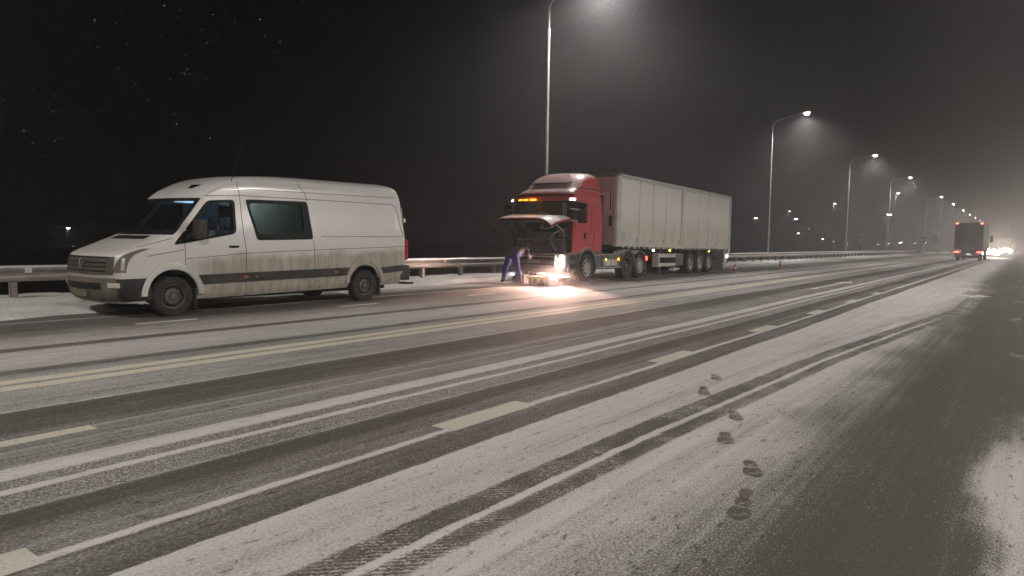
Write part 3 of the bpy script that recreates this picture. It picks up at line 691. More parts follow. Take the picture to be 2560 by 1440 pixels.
for s in (-1, 1):
    f = part(side_ring(w1o, w1i, s, .007, .03), 'window_frame', M['black'], VAN); g = G(); g.grid(side_rows(w1i, s, -.012)); part(g, 'pane', M['glass_s'], f, smooth=60)
    f = part(side_ring(w2o, w2i, s, .007, .03), 'window_frame', M['black'], VAN); g = G(); g.grid(side_rows(w2i, s, -.012)); part(g, 'pane', M['glass_s'], f, smooth=60)
    g = G(); g.slab(side_rows([(1.70, .535), (5.16, .585), (5.12, .765), (1.66, .72)], s, .022, 4, 20), lambda p, s=s: Vector((0, -s * .03, 0))); part(g, 'rub_strip', M['van_plastic'], VAN, bevel=.006)
    g = G(); g.slab(side_rows([(6.05, .60), (6.80, .61), (6.80, .79), (6.05, .775)], s, .022, 4, 8), lambda p, s=s: Vector((0, -s * .03, 0))); part(g, 'rub_strip', M['van_plastic'], VAN, bevel=.006)
    for mx in (2.60, 4.75):
        g = G(); g.box(mx - .055, mx + .055, s * 1.026, s * 1.005, .60 + vsh(mx), .645 + vsh(mx)); part(g, 'side_marker', M['orange_lens'], VAN, bevel=.005)
    for wx in (1.2, 5.6):
        g = arc_fender(wx, .37 + vsh(wx), .455, .56, s * .86, s * 1.012, 0, 180, 20); part(g, 'wheel_arch', M['van'], VAN, smooth=30, bevel=.012)
    wheel('wheel', VAN, 1.2, s * .885, .352, .215, s, holes=16, dish=.055); wheel('wheel', VAN, 5.6, s * .885, .352, .215, s, holes=16, dish=.055)
    g = G(); g.box(1.60, 1.63, s * .80, s * .98, .09, .46); part(g, 'mud_flap', M['rubber'], VAN); g = G(); g.box(6.04, 6.07, s * .80, s * .98, .11, .52); part(g, 'mud_flap', M['rubber'], VAN)
    # headlamp, fog lamp, dark bumper corner
    h = part(v_patch(.79, 1.185, (lambda q, s=s: s * (.62 + .36 * q ** 2)), (lambda q, s=s: s * (.93 + .20 * q ** 1.5)), .006), 'headlight', M['headlamp'], VAN, smooth=40)
    part(v_patch(.83, 1.03, s * .80, s * .90, .012, 6, 6), 'lamp_bulb', M['chrome'], h, smooth=40)
    part(v_patch(.80, 1.14, (lambda q, s=s: s * (.63 + .3 * q ** 2)), (lambda q, s=s: s * (.74 + .27 * q ** 2)), .010), 'indicator', M['van_bumper'], h, smooth=40)
    part(v_patch(.30, .685, s * .70, s * 1.33, .016, 8, 16, .03), 'bumper_corner', M['van_plastic'], VAN, smooth=40)
    part(v_patch(.54, .62, s * .52, s * .78, .026, 4, 6), 'fog_light', M['board'], VAN, smooth=40)
    # mirror
    g = G(); g.box(1.53, 1.70, s * 1.03, s * 1.27, 1.36, 1.70); o = part(g, 'mirror', M['van_plastic'], VAN, smooth=40, bevel=.05)
    g = G(); g.box(1.695, 1.71, s * 1.05, s * 1.25, 1.40, 1.66); part(g, 'mirror_glass', M['glass'], o)
    g = G(); g.tube([(1.55, s * .93, 1.36), (1.58, s * 1.12, 1.40)], .03, 8); part(g, 'mirror_arm', M['black'], o)
    # door handles, seams
    g = G(); g.box(2.27, 2.46, s * (v_hw(2.36, 1.22) - .01), s * (v_hw(2.36, 1.22) + .035), 1.20, 1.235); part(g, 'door_handle', M['black'], VAN, bevel=.012)
    def seam(pts, nme='panel_seam'):
        P = []
        for (xa, za), (xb, zb) in zip(pts, pts[1:]):
            for k in range(9): P.append((xa + (xb - xa) * k / 8, za + (zb - za) * k / 8))
        g = G(); g.tube([(x, s * (v_hw(x, z) + .0005), z) for i, (x, z) in enumerate(P) if i == 0 or P[i - 1] != (x, z)], .0055, 5); part(g, nme, M['black'], VAN)
    seam([(1.42, 1.28), (1.43, .72)]); seam([(2.52, 2.42), (2.56, 2.17), (2.58, 1.5), (2.63, 1.08), (2.62, .30)]); seam([(1.44, 1.0), (2.63, 1.09), (4.22, 1.15)]); seam([(1.86, 2.14), (2.56, 2.18)])
    seam([(2.56, 2.185), (4.12, 2.20), (6.5, 2.21), (6.63, 2.16)]); seam([(3.9, 2.52), (4.06, 2.30), (4.10, 2.16)]); seam([(4.20, 1.36), (4.24, .40)]); seam([(4.22, 1.15), (6.93, 1.23)]); seam([(6.63, 2.16), (6.80, 1.46), (4.4, 1.43)])
    seam([(2.3, 2.31), (4.0, 2.335), (6.6, 2.37)]); seam([(.62, 1.20), (.9, 1.285), (1.2, 1.36)]); seam([(.76, 1.05), (1.4, 1.16)])
    g = G(); g.box(6.875, 6.975, s * .982, s * .84, .90, 1.40); t_ = part(g, 'tail_light', M['red_lens'], VAN, smooth=40, bevel=.03)
    for zz in (.98, 1.12, 1.30):
        g = G(); g.lathe([(.055, 0), (.04, .025), (.001, .035)], (6.98, s * .90, zz), 'x', 12); part(g, 'lamp_dome', M['red_lens'], t_, smooth=60)
part(v_patch(.30, .70, -.70, .70, .010, 8, 20, .03), 'front_bumper', M['van_bumper'], VAN, smooth=40)
part(v_patch(.50, .615, -.36, .36, .016, 4, 16), 'lower_intake', M['hole'], VAN, smooth=40)
gr = part(v_patch(.755, 1.055, -.62, .62, .012, 8, 24), 'grille', M['grime'], VAN, smooth=40)
for zz in (.80, .875, .945, 1.03): part(v_patch(zz, zz + .022, -.46, .46, .020, 2, 20), 'grille_slot', M['hole'], gr, smooth=40)
lg = G(); lg.lathe([(.072, -.01), (.092, -.02), (.092, .0), (.072, .0), (.072, -.01)], (.138, 0, .915), 'x', 24)
for s in (-1, 1):
    lg.prism([(.122, s * .052, .965), (.122, s * .034, .965), (.122, 0, .925), (.122, 0, .942)], (.012, 0, 0)); lg.prism([(.122, s * .064, .945), (.122, s * .048, .95), (.122, s * .020, .868), (.122, s * .034, .862)], (.012, 0, 0)); lg.prism([(.122, s * .034, .862), (.122, s * .020, .868), (.122, 0, .900), (.122, 0, .915)], (.012, 0, 0))
part(lg, 'emblem', M['chrome'], VAN)
g = G(); g.box(.085, .10, -.26, .26, .36, .475); part(g, 'number_plate', M['van_bumper'], VAN, bevel=.004)
g = part(v_patch(1.345, 1.405, -.42, .28, .008, 4, 16), 'bonnet_vent', M['hole'], VAN, smooth=40)
# windscreen
def wsf(z0, z1, a, b): return v_patch(z0, z1, a, b, .006, 8, 16)
part(wsf(1.42, 1.505, -.93, .93), 'windscreen_surround', M['black'], VAN, smooth=40); part(wsf(2.025, 2.085, -.93, .93), 'windscreen_surround', M['black'], VAN, smooth=40)
part(wsf(1.50, 2.03, -.93, -.825), 'windscreen_surround', M['black'], VAN, smooth=40); part(wsf(1.50, 2.03, .825, .93), 'windscreen_surround', M['black'], VAN, smooth=40)
g = G(); g.grid(ws_rows(-.012)); part(g, 'windscreen', M['glass'], VAN, smooth=60)
for y0 in (-.35, .35):
    g = G(); P = [v_out(1.47, y0 - .5, .02), v_out(1.50, y0 - .1, .022), v_out(1.54, y0 + .35, .02)]; g.tube(P, .008, 6); part(g, 'wiper', M['black'], VAN)
# cabin
g = G(); g.box(1.28, 1.62, -.86, .86, 1.0, 1.36); part(g, 'dashboard', M['black'], VAN, bevel=.05)
g = G(); g.lathe([(.19, 0), (.205, .012), (.19, .024), (.178, .012), (.19, 0)], (1.74, -.42, 1.30), 'x', 24); part(g, 'steering_wheel', M['black'], VAN, smooth=60)
for y0 in (-.48, .18, .60):
    g = G(); g.box(2.05, 2.5, y0 - .24, y0 + .24, .85, 1.02); g.box(2.42, 2.56, y0 - .23, y0 + .23, .98, 1.52); g.box(2.46, 2.55, y0 - .13, y0 + .13, 1.58, 1.78); o = part(g, 'seat', M['fabric'], VAN, smooth=40, bevel=.045)
    g = G(); g.cyl((2.5, y0 - .07, 1.5), (2.5, y0 - .07, 1.6), .01, n=6); g.cyl((2.5, y0 + .07, 1.5), (2.5, y0 + .07, 1.6), .01, n=6); part(g, 'headrest_rod', M['chrome'], o)
g = G(); g.box(2.70, 2.73, -.87, .87, .65, 1.35); g.box(2.70, 2.73, .1, .85, 1.35, 2.2); part(g, 'bulkhead', M['cabin'], VAN)
g = G(); g.box(3.75, 3.88, .70, .76, .9, 2.1); part(g, 'blue_strap', M['sticker'], VAN); g = G(); g.box(3.1, 4.1, -.3, .5, .7, 1.42); part(g, 'cargo_box', M['cabin'], VAN, bevel=.03)
M['cab_e'] = emit('cabin_strip_light', (.55, .78, 1.0), .7)
g = G(); g.box(1.95, 2.5, .30, .36, 2.05, 2.10); part(g, 'cabin_lamp', M['cab_e'], VAN)
def point(name, parent, loc, power, colr, rad=.08):
    L = bpy.data.lights.new(name, 'POINT'); L.energy = power; L.color = colr; L.shadow_soft_size = rad; o = link(name, L, parent); o.location = loc; return o
point('cabin_light', VAN, (2.2, .2, 1.98), .9, (.45, .70, 1.0)); point('load_bay_light', VAN, (3.9, .2, 2.1), 10, (.80, .95, .78))
# underside, rear
g = G(); g.box(.85, 6.6, -.55, .55, .22, .62); part(g, 'underbody', M['truck_dark'], VAN)
g = G(); g.cyl((5.6, -.75, .35), (5.6, .75, .35), .07, n=10); g.cyl((1.2, -.75, .35), (1.2, .75, .35), .06, n=10); part(g, 'axle', M['truck_dark'], VAN)
g = G(); g.box(6.70, 7.04, -.985, .985, .46, .78); part(g, 'rear_bumper', M['van_plastic'], VAN, smooth=40, bevel=.05)
g = G(); g.box(6.98, 7.30, -.70, -.30, .40, .47); g.box(7.10, 7.34, -.80, -.45, .30, .34); g.box(6.9, 7.1, -.55, -.45, .32, .44); part(g, 'rear_step', M['black'], VAN, bevel=.01)
g = G(); g.box(6.955, 6.985, -.76, -.02, .80, 2.15); part(g, 'rear_door', M['van'], VAN, bevel=.02); g = G(); g.box(6.955, 6.985, .02, .76, .80, 2.15); part(g, 'rear_door', M['van'], VAN, bevel=.02)
g = G(); g.box(6.91, 6.96, -.90, -.84, 1.80, 1.90); part(g, 'door_hinge', M['van'], VAN)
vo = Vector((5.1, 12.95, 0))
a0 = on_y(573, 470, 12.14) - vo; a1 = on_y(606, 356, 12.14) - vo
g = G(); g.tube([a0, a0 + (a1 - a0) * .12], [.022, .016], 8); g.tube([a0 + (a1 - a0) * .1, a1], .006, 6); part(g, 'antenna', M['black'], VAN)
part(v_patch(2.27, 2.345, (lambda q: -.40 - .05 * q), (lambda q: -.33 + .07 * q), .02, 4, 4, .03), 'roof_marker', M['black'], VAN)

# ------------------------------------------------------------------ the red tractor unit (x 0 = cab front, y -1.25 = near side)
TO = Vector((19.95, 13.56, 0))
TRK = thing('semi_truck', 'red semi truck tractor with its front panel raised and one headlight blazing', 'truck', TO, math.radians(.6))
cx0 = lambda z: lerp_tab([(1.02, .06), (2.05, .03), (2.16, .05), (2.78, .17), (2.9, .20), (3.05, .25), (3.15, .36), (3.22, .52), (3.30, .78), (3.37, 1.05), (3.42, 1.35)], z)
cW = lambda z: smooth_tab([(1.02, 1.215), (1.2, 1.235), (2.1, 1.245), (2.75, 1.21), (3.0, 1.175), (3.12, 1.13), (3.22, 1.06), (3.32, .95), (3.39, .80), (3.42, .65)], z)
crf = lambda z: lerp_tab([(1.02, .22), (2.8, .26), (3.1, .34), (3.42, .4)], z)
crr = lambda z: .09
def c_hw(x, z):
    t_ = (x - cx0(z)) / crf(z)
    return 0 if t_ <= 0 else cW(z) * (1 if t_ >= 1 else (1 - (1 - t_) ** 2.8) ** (1 / 2.8))
def c_out(z, s, off=0):
    sg = -1 if s < 0 else 1; q = PI / 2 * abs(s)
    x = cx0(z) + crf(z) * (1 - math.cos(q) ** (2 / 2.8)); y = cW(z) * math.sin(q) ** (2 / 2.8)
    return Vector((x - math.cos(q) * off, sg * (y + math.sin(q) * off), z))
def c_patch(z0, z1, s0, s1, off, nz=6, ns=14, th=.015):
    A = [[c_out(z0 + (z1 - z0) * i / nz, s0 + (s1 - s0) * k / ns, off) for k in range(ns + 1)] for i in range(nz + 1)]
    B = [[c_out(z0 + (z1 - z0) * i / nz, s0 + (s1 - s0) * k / ns, off - th) for k in range(ns + 1)] for i in range(nz + 1)]
    g = G(); g.grid(A); g.grid([r[::-1] for r in B])
    ra = A[0] + [r[-1] for r in A[1:]] + A[-1][-2::-1] + [r[0] for r in A[-2:0:-1]]; rb = B[0] + [r[-1] for r in B[1:]] + B[-1][-2::-1] + [r[0] for r in B[-2:0:-1]]
    g.grid([rb, ra], closed=True); return g
czs = [1.02, 1.06, 1.12, 1.3, 1.6, 1.9, 2.05, 2.16, 2.3, 2.5, 2.7, 2.78, 2.84, 2.9, 2.98, 3.05, 3.10, 3.15, 3.19, 3.22, 3.26, 3.30, 3.34, 3.37, 3.395, 3.42]
cab = slice_body(czs, cx0, lambda z: 2.42, cW, crf, crr, 2.8, 3.0)
cav = slice_body([1.75, 2.1, 2.4, 2.8, 3.0], lambda z: cx0(z) + (.9 if z < 2.1 else .07), lambda z: 2.34, lambda z: cW(z) - .06, lambda z: .15, lambda z: .08, 2.8, 3)
d1o = round_poly([(.16, 2.12), (1.02, 2.12), (1.02, 2.77), (.28, 2.77)], .05); d1i = round_poly([(.30, 2.18), (.97, 2.18), (.97, 2.72), (.36, 2.72)], .05)
cuts = [cav.mesh('c', M['cabin'])]
g = G(); g.box(-.3, .80, -1.04, 1.04, .9, 2.08); cuts.append(g.mesh('c', M['hole'])); g = G(); g.box(-.3, .25, -1.4, 1.4, .9, 2.085); cuts.append(g.mesh('c', M['hole']))
A = [[c_out(2.22 + .52 * i / 6, -.86 + 1.72 * k / 14) + Vector((-.15, 0, 0)) for k in range(15)] for i in range(7)]
g = G(); g.slab(A, lambda p: Vector((.42, 0, 0))); cuts.append(g.mesh('c', M['black']))
for s in (-1, 1):
    cuts.append(side_cut(d1i, s, .9, 1.5).mesh('c', M['black']))
    g = G(); g.cyl((1.29, s * .7, .50), (1.29, s * 1.6, .50), .66, n=40); cuts.append(g.mesh('c', M['truck_dark']))
cm = boolean(cab.mesh('cab', M['truck_red']), cuts); cm.shade_smooth(); cm.set_sharp_from_angle(angle=math.radians(32)); link('cab', cm, TRK)
part(c_patch(2.10, 2.23, -.98, .98, .008), 'windscreen_surround', M['black'], TRK, smooth=40); part(c_patch(2.73, 2.80, -.98, .98, .008), 'windscreen_surround', M['black'], TRK, smooth=40)
for s in (-1, 1): part(c_patch(2.22, 2.74, s * .855, s * .985, .008), 'windscreen_surround', M['black'], TRK, smooth=40)
g = G(); g.grid([[c_out(2.21 + .54 * i / 6, -.87 + 1.74 * k / 14, -.015) for k in range(15)] for i in range(7)]); part(g, 'windscreen', M['glass'], TRK, smooth=60)
# sun visor with lamps
v = part(c_patch(2.78, 2.93, -1.0, 1.0, .15, 4, 20, .05), 'sun_visor', M['truck_red'], TRK, smooth=40)
part(c_patch(2.955, 3.0, -.92, .92, .01, 2, 20, .02), 'visor_gap', M['black'], TRK, smooth=40)
for s0, s1 in ((-.80, -.60), (.66, .86)): part(c_patch(2.795, 2.855, s0, s1, .172, 3, 6, .03), 'white_lamp', M['white_e'], v, smooth=40)
for k in range(3): part(c_patch(2.80, 2.85, .02 + k * .13, .02 + k * .13 + .085, .172, 3, 4, .03), 'amber_lamp', M['amber_e'], v)
point('visor_glow', TRK, (-.12, .25, 2.76), 6, (1.0, .45, .05), .1)
# roof spoiler
sp0 = lambda z: lerp_tab([(3.26, .60), (3.42, .78), (3.6, .98), (3.75, 1.2), (3.84, 1.5), (3.87, 1.8)], z)
spW = lambda z: smooth_tab([(3.26, 1.16), (3.5, 1.14), (3.65, 1.08), (3.78, .95), (3.85, .75), (3.87, .6)], z)
part(slice_body([3.26, 3.32, 3.42, 3.5, 3.58, 3.66, 3.72, 3.77, 3.81, 3.84, 3.86, 3.87], sp0, lambda z: lerp_tab([(3.26, 2.40), (3.5, 2.38), (3.7, 2.30), (3.87, 2.1)], z), spW, lambda z: .55, lambda z: .15, 2.2, 3), 'roof_spoiler', M['truck_red'], TRK, smooth=40)
g = G(); g.slab([[(.66, y, 3.40), (.98, y, 3.475)] for y in (-.75, -.3, .3, .75)], lambda p: Vector((0, 0, .03))); part(g, 'roof_hatch', M['black'], TRK)
g = G(); g.tube([(1.1, -.55, 3.4), (1.15, -.56, 4.5)], .006, 5); part(g, 'antenna', M['black'], TRK)
for s in (-1, 1):
    f = part(side_ring(d1o, d1i, s, .008, .04, c_hw), 'door_window_frame', M['black'], TRK); g = G(); g.grid(side_rows(d1i, s, -.02, hw=c_hw)); part(g, 'pane', M['glass'], f)
    def cseam(pts, r=.006, mat='black'):
        P = []
        for (xa, za), (xb, zb) in zip(pts, pts[1:]):
            for k in range(7): P.append((xa + (xb - xa) * k / 6, za + (zb - za) * k / 6))
        g = G(); g.tube([(x, s * (c_hw(x, z) + .001), z) for i, (x, z) in enumerate(P) if i == 0 or P[i - 1] != (x, z)], r, 5); part(g, 'panel_seam', M[mat], TRK)
    cseam([(.30, 1.05), (.22, 2.1), (.32, 2.82), (1.35, 2.80), (1.55, 2.5), (1.52, 1.75), (1.10, 1.25)]); cseam([(1.75, 1.05), (1.80, 2.75)]); cseam([(1.1, 1.85), (2.35, 1.95)], .01, 'truck_red'); cseam([(.9, 1.30), (1.7, 1.28), (1.72, 1.75)])
    g = G(); g.box(1.02, 1.16, s * 1.235, s * 1.275, 1.50, 1.72); o = part(g, 'door_handle', M['black'], TRK, bevel=.03)
    # mirrors
    g = G(); g.box(.26, .44, s * 1.42, s * 1.72, 2.02, 2.46); mr = part(g, 'mirror', M['black'], TRK, smooth=40, bevel=.04)
    g = G(); g.box(.28, .46, s * 1.42, s * 1.70, 2.48, 2.70); part(g, 'mirror_wide', M['black'], mr, smooth=40, bevel=.04)
    g = G(); g.tube([(.20, s * 1.15, 2.50), (.32, s * 1.5, 2.47)], .025, 6); g.tube([(.18, s * 1.18, 2.12), (.30, s * 1.5, 2.05)], .025, 6); part(g, 'mirror_arm', M['alu'], mr)
    g = G(); g.box(.455, .465, s * 1.45, s * 1.69, 2.06, 2.42); part(g, 'mirror_glass', M['glass'], mr)
    # steps and arch
    g = G(); g.box(.05, .62, s * 1.235, s * .95, .40, 1.02); st = part(g, 'step_panel', M['truck_grey'], TRK, bevel=.02)
    for zz in (.48, .76):
        g = G(); g.box(.14, .52, s * 1.242, s * 1.0, zz, zz + .16); part(g, 'step', M['hole'], st)
    g = arc_fender(1.29, .50, .60, .70, s * .86, s * 1.262, -5, 185, 20); part(g, 'wheel_arch', M['truck_grey'], TRK, smooth=30, bevel=.01)
    g = G(); g.box(1.85, 2.40, s * 1.22, s * .95, .95, 1.10); part(g, 'cab_corner', M['truck_grey'], TRK, bevel=.03)
    wheel('wheel', TRK, 1.29, s * 1.10, .50, .31, s, 'rim_snow', .60, 10, .02); wheel('wheel', TRK, 4.50, s * 1.06, .50, .34, s, 'rim', .60, 10, .15); wheel('wheel', TRK, 5.57, s * 1.10, .50, .31, s, 'rim_snow', .60, 10, .02)
    # side boxes
    g = G(); g.box(1.98, 2.46, s * 1.20, s * .62, .42, .92); b1 = part(g, 'battery_box', M['truck_grey'], TRK, bevel=.04)
    g = G(); g.box(2.52, 3.98, s * 1.20, s * .60, .40, .94); b2 = part(g, 'fuel_tank', M['truck_grey'], TRK, bevel=.05)
    for xa, xb in ((2.62, 2.70), (2.76, 3.12), (3.18, 3.42), (3.48, 3.62)):
        g = G(); g.box(xa, xb, s * 1.212, s * 1.19, .53, .76); part(g, 'pale_panel', M['board'], b2)
    g = G(); g.box(2.0, 3.98, s * 1.225, s * 1.17, .44, .49); part(g, 'side_rail', M['alu'], b2)
    g = G(); g.box(2.70, 2.77, s * 1.235, s * 1.205, .73, .79); part(g, 'side_marker', M['yellow_e'], TRK); g = G(); g.box(3.68, 3.78, s * 1.24, s * 1.205, .71, .81); part(g, 'side_indicator', M['amber_e'], TRK)
    g = arc_fender(4.50, .50, .56, .63, s * .78, s * 1.25, 0, 180, 18); part(g, 'wheel_arch', M['truck_grey'], TRK, smooth=30); g = arc_fender(5.57, .50, .54, .58, s * .85, s * 1.25, -10, 130, 18); part(g, 'wheel_arch', M['truck_grey'], TRK, smooth=30)
    g = G(); g.tube([(6.18, s * 1.1, 1.0), (6.30, s * 1.12, .75), (6.30, s * 1.12, .30)], .03, 6); part(g, 'mud_flap_bracket', M['alu'], TRK); g = G(); g.box(6.26, 6.36, s * 1.20, s * 1.05, .68, .84); part(g, 'tail_light', M['red_e'], TRK)
    # bonnet gas struts
    g = G(); g.tube([(.10, s * .98, 1.75), (-.55, s * 1.0, 2.02)], .018, 6); part(g, 'gas_strut', M['alu'], TRK)
# raised front panel
rows = []
for i in range(9):
    q = i / 8
    rows.append([(.06 - 1.18 * q + .10 * abs(y / 1.2) ** 3, y, 2.30 - .06 * q - .07 * max(0, q - .75) / .25 - (.12 + .12 * q) * abs(y / 1.2) ** 6) for y in [-1.2 + 2.4 * k / 20 for k in range(21)]])
g = G(); g.slab(rows, lambda p: Vector((0, 0, -.045))); lid = part(g, 'raised_front_panel', M['lid_red'], TRK, smooth=50)
g = G(); g.slab([[(x_ + .01, y_ * .985, z_ - .055) for x_, y_, z_ in r_] for r_ in rows], lambda p: Vector((0, 0, -.03))); part(g, 'dark_underside', M['hole'], lid, smooth=50)  # near-black sheet added to darken the underside of the panel
for xx in (-.35, -.55, -.75):
    g = G(); g.slab([[(xx + dx, y, 2.30 - .06 * (.06 - xx) / 1.18 + .004 + (.02 if dx else 0)) for y in (-.75, -.3, .3, .75)] for dx in (0, .12)], lambda p: Vector((0, 0, .015))); part(g, 'grille_slat', M['orange_lens' if xx < -.5 else 'black'], lid)
g = G(); g.box(-.95, -.45, -.9, .0, 2.04, 2.13); part(g, 'inner_panel', M['engine'], lid, bevel=.02)
# engine bay
E_ = [('radiator', [(.52, .60, -.78, .60, 1.0, 1.42)], 'engine'), ('bulkhead', [(.74, .79, -1.0, 1.0, .95, 2.05)], 'hole'), ('air_box', [(.30, .62, -.35, .55, 1.50, 1.72)], 'engine'), ('coolant_tank', [(.34, .55, .55, .80, 1.50, 1.80)], 'truck_grey'), ('fuse_box', [(.42, .66, -.88, -.58, 1.55, 1.85)], 'engine'), ('filter_housing', [(.35, .6, .68, .92, 1.05, 1.35)], 'truck_grey'), ('washer_tank', [(.38, .6, -.95, -.70, 1.06, 1.32)], 'engine'), ('cross_beam', [(.20, .30, -1.0, 1.0, 1.42, 1.48)], 'truck_grey')]
for nme, bs, mt_ in E_:
    g = G()
    for b_ in bs: g.box(*b_)
    part(g, nme, M[mt_], TRK, bevel=.025)
for P_, r_, mt_ in [([(.45, -.6, 1.78), (.28, -.4, 1.62), (.25, -.42, 1.30), (.4, -.5, 1.1)], .035, 'alu'), ([(.4, .5, 1.6), (.22, .3, 1.52), (.2, -.1, 1.58), (.3, -.3, 1.75)], .03, 'engine'), ([(.45, .8, 1.8), (.3, .75, 1.6), (.28, .7, 1.2)], .03, 'hole'), ([(.5, -.9, 1.9), (.3, -.85, 1.7), (.3, -.9, 1.3), (.4, -.8, 1.05)], .025, 'truck_red'), ([(.5, .1, 1.95), (.32, .15, 1.86), (.3, -.25, 1.84), (.5, -.35, 1.92)], .022, 'alu'), ([(.6, -.2, 1.48), (.26, -.15, 1.44), (.24, .25, 1.40)], .028, 'truck_grey')]:
    cu = []; PV = [Vector(p) for p in P_]
    for a, b in zip(PV, PV[1:]):
        for k in range(4): cu.append(a.lerp(b, k / 4))
    cu.append(PV[-1]); sm = [cu[0]] + [(cu[i - 1] + cu[i] * 2 + cu[i + 1]) / 4 for i in range(1, len(cu) - 1)] + [cu[-1]]
    g = G(); g.tube(sm, r_, 8); part(g, 'hose', M[mt_], TRK, smooth=60)
# bumper
bx = slice_body([.34, .40, .5, .7, .86, .94, .97], lambda z: lerp_tab([(.34, -.10), (.45, -.18), (.7, -.21), (.97, -.15)], z), lambda z: .64, lambda z: lerp_tab([(.34, 1.15), (.5, 1.225), (.97, 1.23)], z), lambda z: .34, lambda z: .05, 3.4, 3)
g = G(); g.box(-.5, .1, -.86, .86, .60, 1.1)
bme = boolean(bx.mesh('bumper', M['truck_grey']), [g.mesh('c', M['hole'])]); bme.shade_smooth(); bme.set_sharp_from_angle(angle=.6); bp = link('bumper', bme, TRK)
for zz, h_ in ((.645, .045), (.715, .03), (.86, .05), (.945, .035)):
    g = G(); g.box(-.20, -.12, -.84, .84, zz, zz + h_); part(g, 'grille_bar', M['alu'], bp, bevel=.01)
for s in (-1, 1):
    g = G(); g.box(-.205, -.10, s * .80, s * .87, .62, .93); part(g, 'grille_upright', M['alu'], bp, bevel=.01)
g = G(); g.box(-.225, -.205, -.26, .26, .645, .757); pl = part(g, 'number_plate', M['plate'], TRK, bevel=.004)
tm = link('plate_text', text_mesh('B182YP 43', .095, M['ink'], 'plate_text'), pl); tm.location = (-.229, 0, .70); tm.rotation_euler = (PI / 2, 0, -PI / 2)
# headlights: the near side one is on
hl = G(); hl.lathe([(.001, -.07), (.10, -.06), (.145, -.02), (.165, .04)], (-.20, -1.02, .66), 'x', 20)
part(hl, 'headlight', M['head_e'], TRK, smooth=60, label='blazing lit headlight')
g = G(); g.lathe([(.001, -.04), (.05, -.03), (.075, .03)], (-.15, -1.07, .86), 'x', 16); part(g, 'upper_lamp', M['head_e'], TRK, smooth=60)
g = G(); g.lathe([(.001, -.06), (.08, -.05), (.13, -.02), (.15, .03)], (-.13, 1.02, .66), 'x', 20); part(g, 'headlight', M['headlamp'], TRK, smooth=60)
def aim(o, frm, to): o.rotation_euler = (Vector(to) - Vector(frm)).to_track_quat('-Z', 'Y').to_euler()
hp = (-.38, -1.06, .68)
for dx, dy, pw_ in ((-4.8, -.7, 5600), (-3.9, -2.0, 6400), (-3.0, -2.5, 4400)):      # dipped: nothing is thrown above the horizon
    k_ = math.tan(math.radians(13)) * math.hypot(dx, dy)
    o = spot('headlight_beam', TRK, hp, pw_, math.radians(27), 1.0, (1.0, .60, .47), .06); aim(o, hp, (hp[0] + dx, hp[1] + dy, hp[2] - k_))
o = spot('headlight_spill', TRK, hp, 620, math.radians(104), .7, (1.0, .62, .50), .08); aim(o, hp, (hp[0] - 3.5, hp[1] + 2.4, hp[2] - .45))
# chassis, driver place
g = G(); g.box(.8, 9.0, -.45, -.32, .72, 1.02); g.box(.8, 9.0, .32, .45, .72, 1.02); g.box(.7, 6.0, -.30, .30, .45, .95); part(g, 'chassis', M['truck_dark'], TRK)
g = G(); g.box(4.3, 5.9, -.5, .5, 1.02, 1.20); part(g, 'fifth_wheel', M['truck_dark'], TRK, bevel=.03)
g = G(); g.box(1.05, 1.6, -.85, -.35, 1.80, 1.95); g.box(1.5, 1.66, -.84, -.36, 1.9, 2.55); part(g, 'seat', M['fabric'], TRK, bevel=.05)
g = G(); g.box(2.0, 2.3, -1.1, 1.1, 1.8, 2.9); part(g, 'sleeper_curtain', M['orange_lens'], TRK)
g = G(); g.lathe([(.22, 0), (.235, .012), (.22, .024), (.208, .012), (.22, 0)], (.62, -.6, 2.12), 'x', 20); part(g, 'steering_wheel', M['black'], TRK)
g = G(); g.prism([(.28, -.15, 2.44), (.28, .15, 2.44), (.28, .10, 2.28), (.28, -.10, 2.28)], (.01, 0, 0)); part(g, 'pennant', M['sticker'], TRK)
for yy in (-.93, -.84):
    g = G(); g.box(.28, .31, yy - .025, yy + .025, 2.2, 2.72); part(g, 'curtain_edge', M['cone_w'], TRK)
g = G(); g.box(2.50, 2.58, -1.15, -1.05, 1.1, 3.1); part(g, 'side_deflector', M['truck_dark'], TRK); g = G(); g.tube([(2.45, -.4, 1.2), (2.8, -.35, 1.05), (3.2, -.3, 1.3), (3.45, -.2, 1.6)], .02, 6); part(g, 'air_hose', M['sign_red'], TRK)

# ------------------------------------------------------------------ trailer
XO = Vector((23.42, 13.58, 0))
TRL = thing('semi_trailer', 'long pale box semi trailer with upright side panels behind the red cab', 'trailer', XO, math.radians(.4))
LT = 12.68; tz = lambda x, z: z - .0095 * x
def tbox(x0, x1, y0, y1, z0, z1):
    g = G(); vs = [(x, y, tz(x, z)) for z in (z0, z1) for y in (y0, y1) for x in (x0, x1)]
    g.add(vs, [(0, 2, 3, 1), (4, 5, 7, 6), (0, 1, 5, 4), (2, 6, 7, 3), (0, 4, 6, 2), (1, 3, 7, 5)]); return g
Z0, Z1 = 1.30, 3.90; YS = 1.275
part(tbox(.02, LT - .05, -YS + .06, YS - .06, Z0 + .01, Z1 - .04), 'inner_body', M['trailer_frame'], TRL)
rows = []
for k in range(7):
    q = PI / 2 * k / 6; rows.append((.16 - .16 * math.cos(PI / 2 - q) if False else .16 * (1 - math.sin(q)), -YS + .16 * (1 - math.cos(q))))
